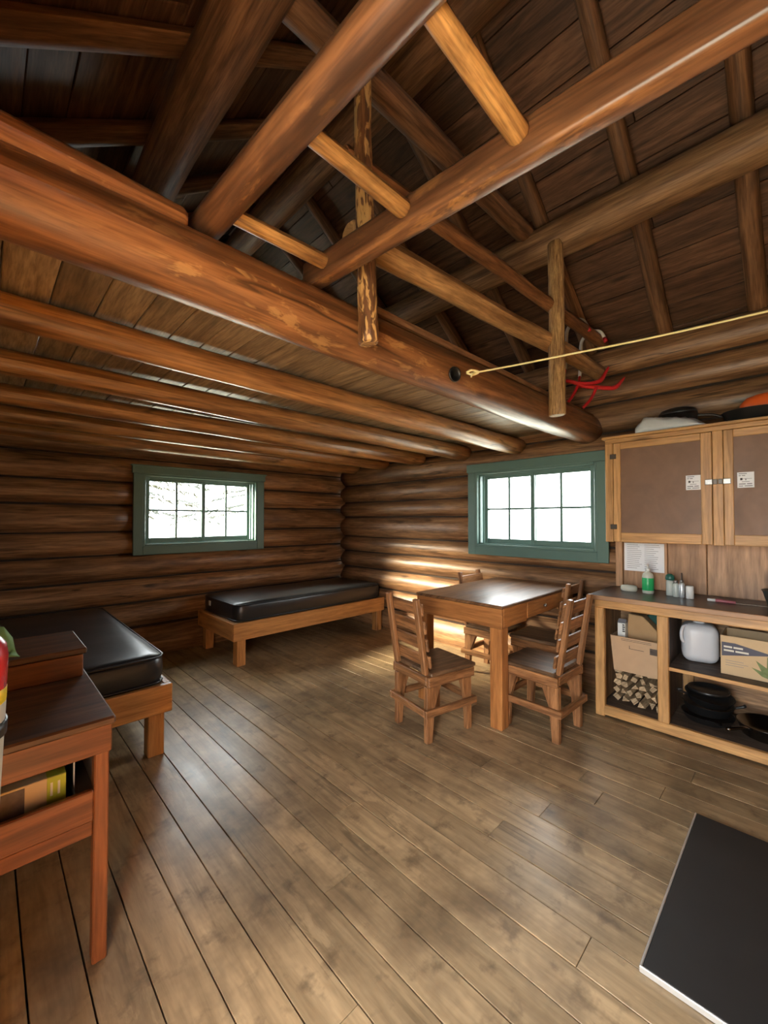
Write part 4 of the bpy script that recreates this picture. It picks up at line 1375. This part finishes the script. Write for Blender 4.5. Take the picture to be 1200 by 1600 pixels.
def on_face(name, poly, mat, lift=0.0):
    return prism(name, poly, 0, PXF - 0.0008 - lift, PXF + 0.0006 - lift, mat, pc)


on_face('navy_band', [(0.362, SZ + 0.110), (0.362, SZ + 0.196), (0.298, SZ + 0.196), (0.120, SZ + 0.158)], M['navy'])
for k, (ya, yb, zz) in enumerate(((0.352, 0.312, 0.164), (0.306, 0.262, 0.164), (0.352, 0.304, 0.142), (0.297, 0.236, 0.142))):
    on_face('print_word', [(yb, SZ + zz), (ya, SZ + zz), (ya, SZ + zz + 0.011), (yb, SZ + zz + 0.011)], M['cream'], 0.001)
for k in range(3):
    on_face('print_line', [(0.26 - 0.02 * (k % 2), SZ + 0.085 - 0.014 * k), (0.345, SZ + 0.085 - 0.014 * k), (0.345, SZ + 0.087 - 0.014 * k), (0.26 - 0.02 * (k % 2), SZ + 0.087 - 0.014 * k)], M['print'])
for (yb, zb, yt, zt, w_) in ((0.13, 0.02, 0.205, 0.115, 0.017), (0.125, 0.015, 0.155, 0.15, 0.018), (0.11, 0.015, 0.075, 0.15, 0.018), (0.12, 0.01, 0.225, 0.07, 0.014), (0.09, 0.01, 0.03, 0.12, 0.018), (0.05, 0.16, 0.0, 0.215, 0.014)):
    d = Vector((yt - yb, zt - zb)).normalized()
    nrm = Vector((-d.y, d.x)) * w_
    mdp = Vector(((yb + yt) / 2, (zb + zt) / 2))
    on_face('leaf', [(yb, SZ + zb), (mdp.x + nrm.x, SZ + mdp.y + nrm.y), (yt, SZ + zt), (mdp.x - nrm.x, SZ + mdp.y - nrm.y)], M['leaf_print'])
lathe('round_mark', [(0.0, 0.0), (0.020, 0.0), (0.020, 0.0006), (0.0, 0.0008)], (PXF - 0.0002, 0.055, SZ + 0.022), M['cream'], pc, 16, Euler((0, R(-90), 0)).to_matrix())


# pans
def skillet(loc, r, h, tilt, hang, label, hl=0.19, mat='iron'):
    p = empty('frying_pan', loc, label, 'pan', 'pans of the kitchen')
    o = lathe('pan_body', [(0.0, 0.0), (r * 0.78, 0.0), (r * 0.84, 0.005), (r, h), (r + 0.004, h + 0.002), (r - 0.003, h), (r * 0.80, 0.008), (0.0, 0.006)], (0, 0, 0), M[mat], None, 36)
    o.parent = p
    o.location = (0, 0, 0)
    dx, dy = math.cos(R(hang)), math.sin(R(hang))
    q = tube('handle', [(dx * (r - 0.006), dy * (r - 0.006), h * 0.75), (dx * (r + 0.05), dy * (r + 0.05), h + 0.006), (dx * (r + hl), dy * (r + hl), h + 0.014)], [0.007, 0.010, 0.011], M[mat], None, 8)
    q.parent = p
    W_ = W[q]
    q.location = W_
    p.rotation_euler = tilt
    return p


KZ = 0.079
skillet((3.43, 0.16, KZ), 0.150, 0.075, (0, 0, 0), 150, 'large dark steel pan at the right of the lower shelf', 0.18, 'steel')
skillet((3.44, 0.455, KZ), 0.142, 0.045, (0, 0, 0), 205, 'black frying pan at the bottom of the lower shelf stack', 0.06)
skillet((3.445, 0.455, KZ + 0.052), 0.138, 0.060, (0, 0, 0), -70, 'black frying pan second in the lower shelf stack', 0.05)
skillet((3.45, 0.45, KZ + 0.118), 0.130, 0.050, (R(6), R(-6), 0), 120, 'black frying pan topping the lower shelf stack', 0.03)
gp = lathe('griddle', [(0.0, 0.0), (0.105, 0.0), (0.110, 0.006), (0.112, 0.020), (0.106, 0.020), (0.100, 0.008), (0.0, 0.007)], (3.45, 0.45, KZ + 0.185), M['iron'], None, 30)
tag(gp, 'small round black griddle above the stacked pans', 'griddle')

# things on top of the cupboard
TZ_ = PZ1 + 0.0005
verts, faces = [], []
nx, ny = 22, 10
for top in (1, 0):
    for i in range(nx + 1):
        for j in range(ny + 1):
            u, v = i / nx, j / ny
            yy = 0.845 - 0.40 * u + 0.012 * math.sin(v * 7)
            xx = 3.412 + 0.14 * v + 0.010 * math.sin(u * 6)
            e = min(1, 5 * min(u + 0.06, 1 - u + 0.03)) * min(1, 4 * min(v + 0.08, 1 - v + 0.02))
            zz = TZ_ + 0.004
            if top:
                zz += e * (0.125 * (1 - 0.62 * u) + 0.012 * noise.noise(Vector((u * 7, v * 6, 2))) + 0.008 * noise.noise(Vector((u * 18, v * 14, 5))))
            verts.append((xx, yy, zz))
w = ny + 1
off = (nx + 1) * w
for i in range(nx):
    for j in range(ny):
        a = i * w + j
        faces.append((a, a + 1, a + w + 1, a + w))
        faces.append((off + a, off + a + w, off + a + w + 1, off + a + 1))
for i in range(nx):
    for (j, s) in ((0, 1), (ny, -1)):
        a, b_ = i * w + j, (i + 1) * w + j
        f = (a, b_, off + b_, off + a)
        faces.append(f if s > 0 else f[::-1])
for j in range(ny):
    for (i, s) in ((0, -1), (nx, 1)):
        a, b_ = i * w + j, i * w + j + 1
        f = (a, b_, off + b_, off + a)
        faces.append(f if s > 0 else f[::-1])
pbg = build('plastic_bag', verts, faces, M['bag'], None, None, True)
tag(pbg, 'crumpled pale grey plastic bag on top of the cupboard', 'bag')
ld = empty('lidded_pot', (3.63, 0.63, TZ_), 'dark round pot with lid behind the plastic bag on the cupboard', 'pot')
lathe('lid', [(0.0, 0.0), (0.115, 0.0), (0.118, 0.006), (0.100, 0.030), (0.05, 0.045), (0.0, 0.05)], (3.63, 0.63, TZ_ + 0.145), M['iron'], ld, 30, None, 0.5, 1)
lathe('pot_wall', [(0.100, 0.0), (0.119, 0.0), (0.119, 0.146), (0.100, 0.146)], (3.63, 0.63, TZ_), M['iron'], ld, 30, None, 0.5, 1)
skillet((3.545, 0.205, TZ_), 0.165, 0.068, (0, 0, 0), 104, 'black frying pan on top of the cupboard beside the bag', 0.13)
ob = lathe('orange_bowl', [(0.13, 0.0), (0.132, 0.004), (0.125, 0.05), (0.10, 0.085), (0.06, 0.10), (0.0, 0.104), (0.0, 0.100), (0.058, 0.096), (0.12, 0.045), (0.125, 0.0)], (3.565, 0.135, TZ_ + 0.071), M['orange'], None, 30, None, 0.95, 1.15)
tag(ob, 'orange plastic bowl upside down on the frying pan atop the cupboard', 'bowl')

# ------------------------------------------------------------------ hearth board
hb = empty('hearth_board', (1.95, -0.1, 0), 'black hearth board with pale metal edging on the floor', 'hearth board')
bx('slab', (1.476, -0.80, 0.0012), (2.418, 0.365, 0.020), M['hearth'], hb, 0.002)
bx('edging', (1.470, 0.3655, 0.0012), (2.418, 0.3725, 0.0215), M['edging'], hb, 0.002)
bx('edging', (1.469, -0.80, 0.0012), (1.4755, 0.3725, 0.0215), M['edging'], hb, 0.002)
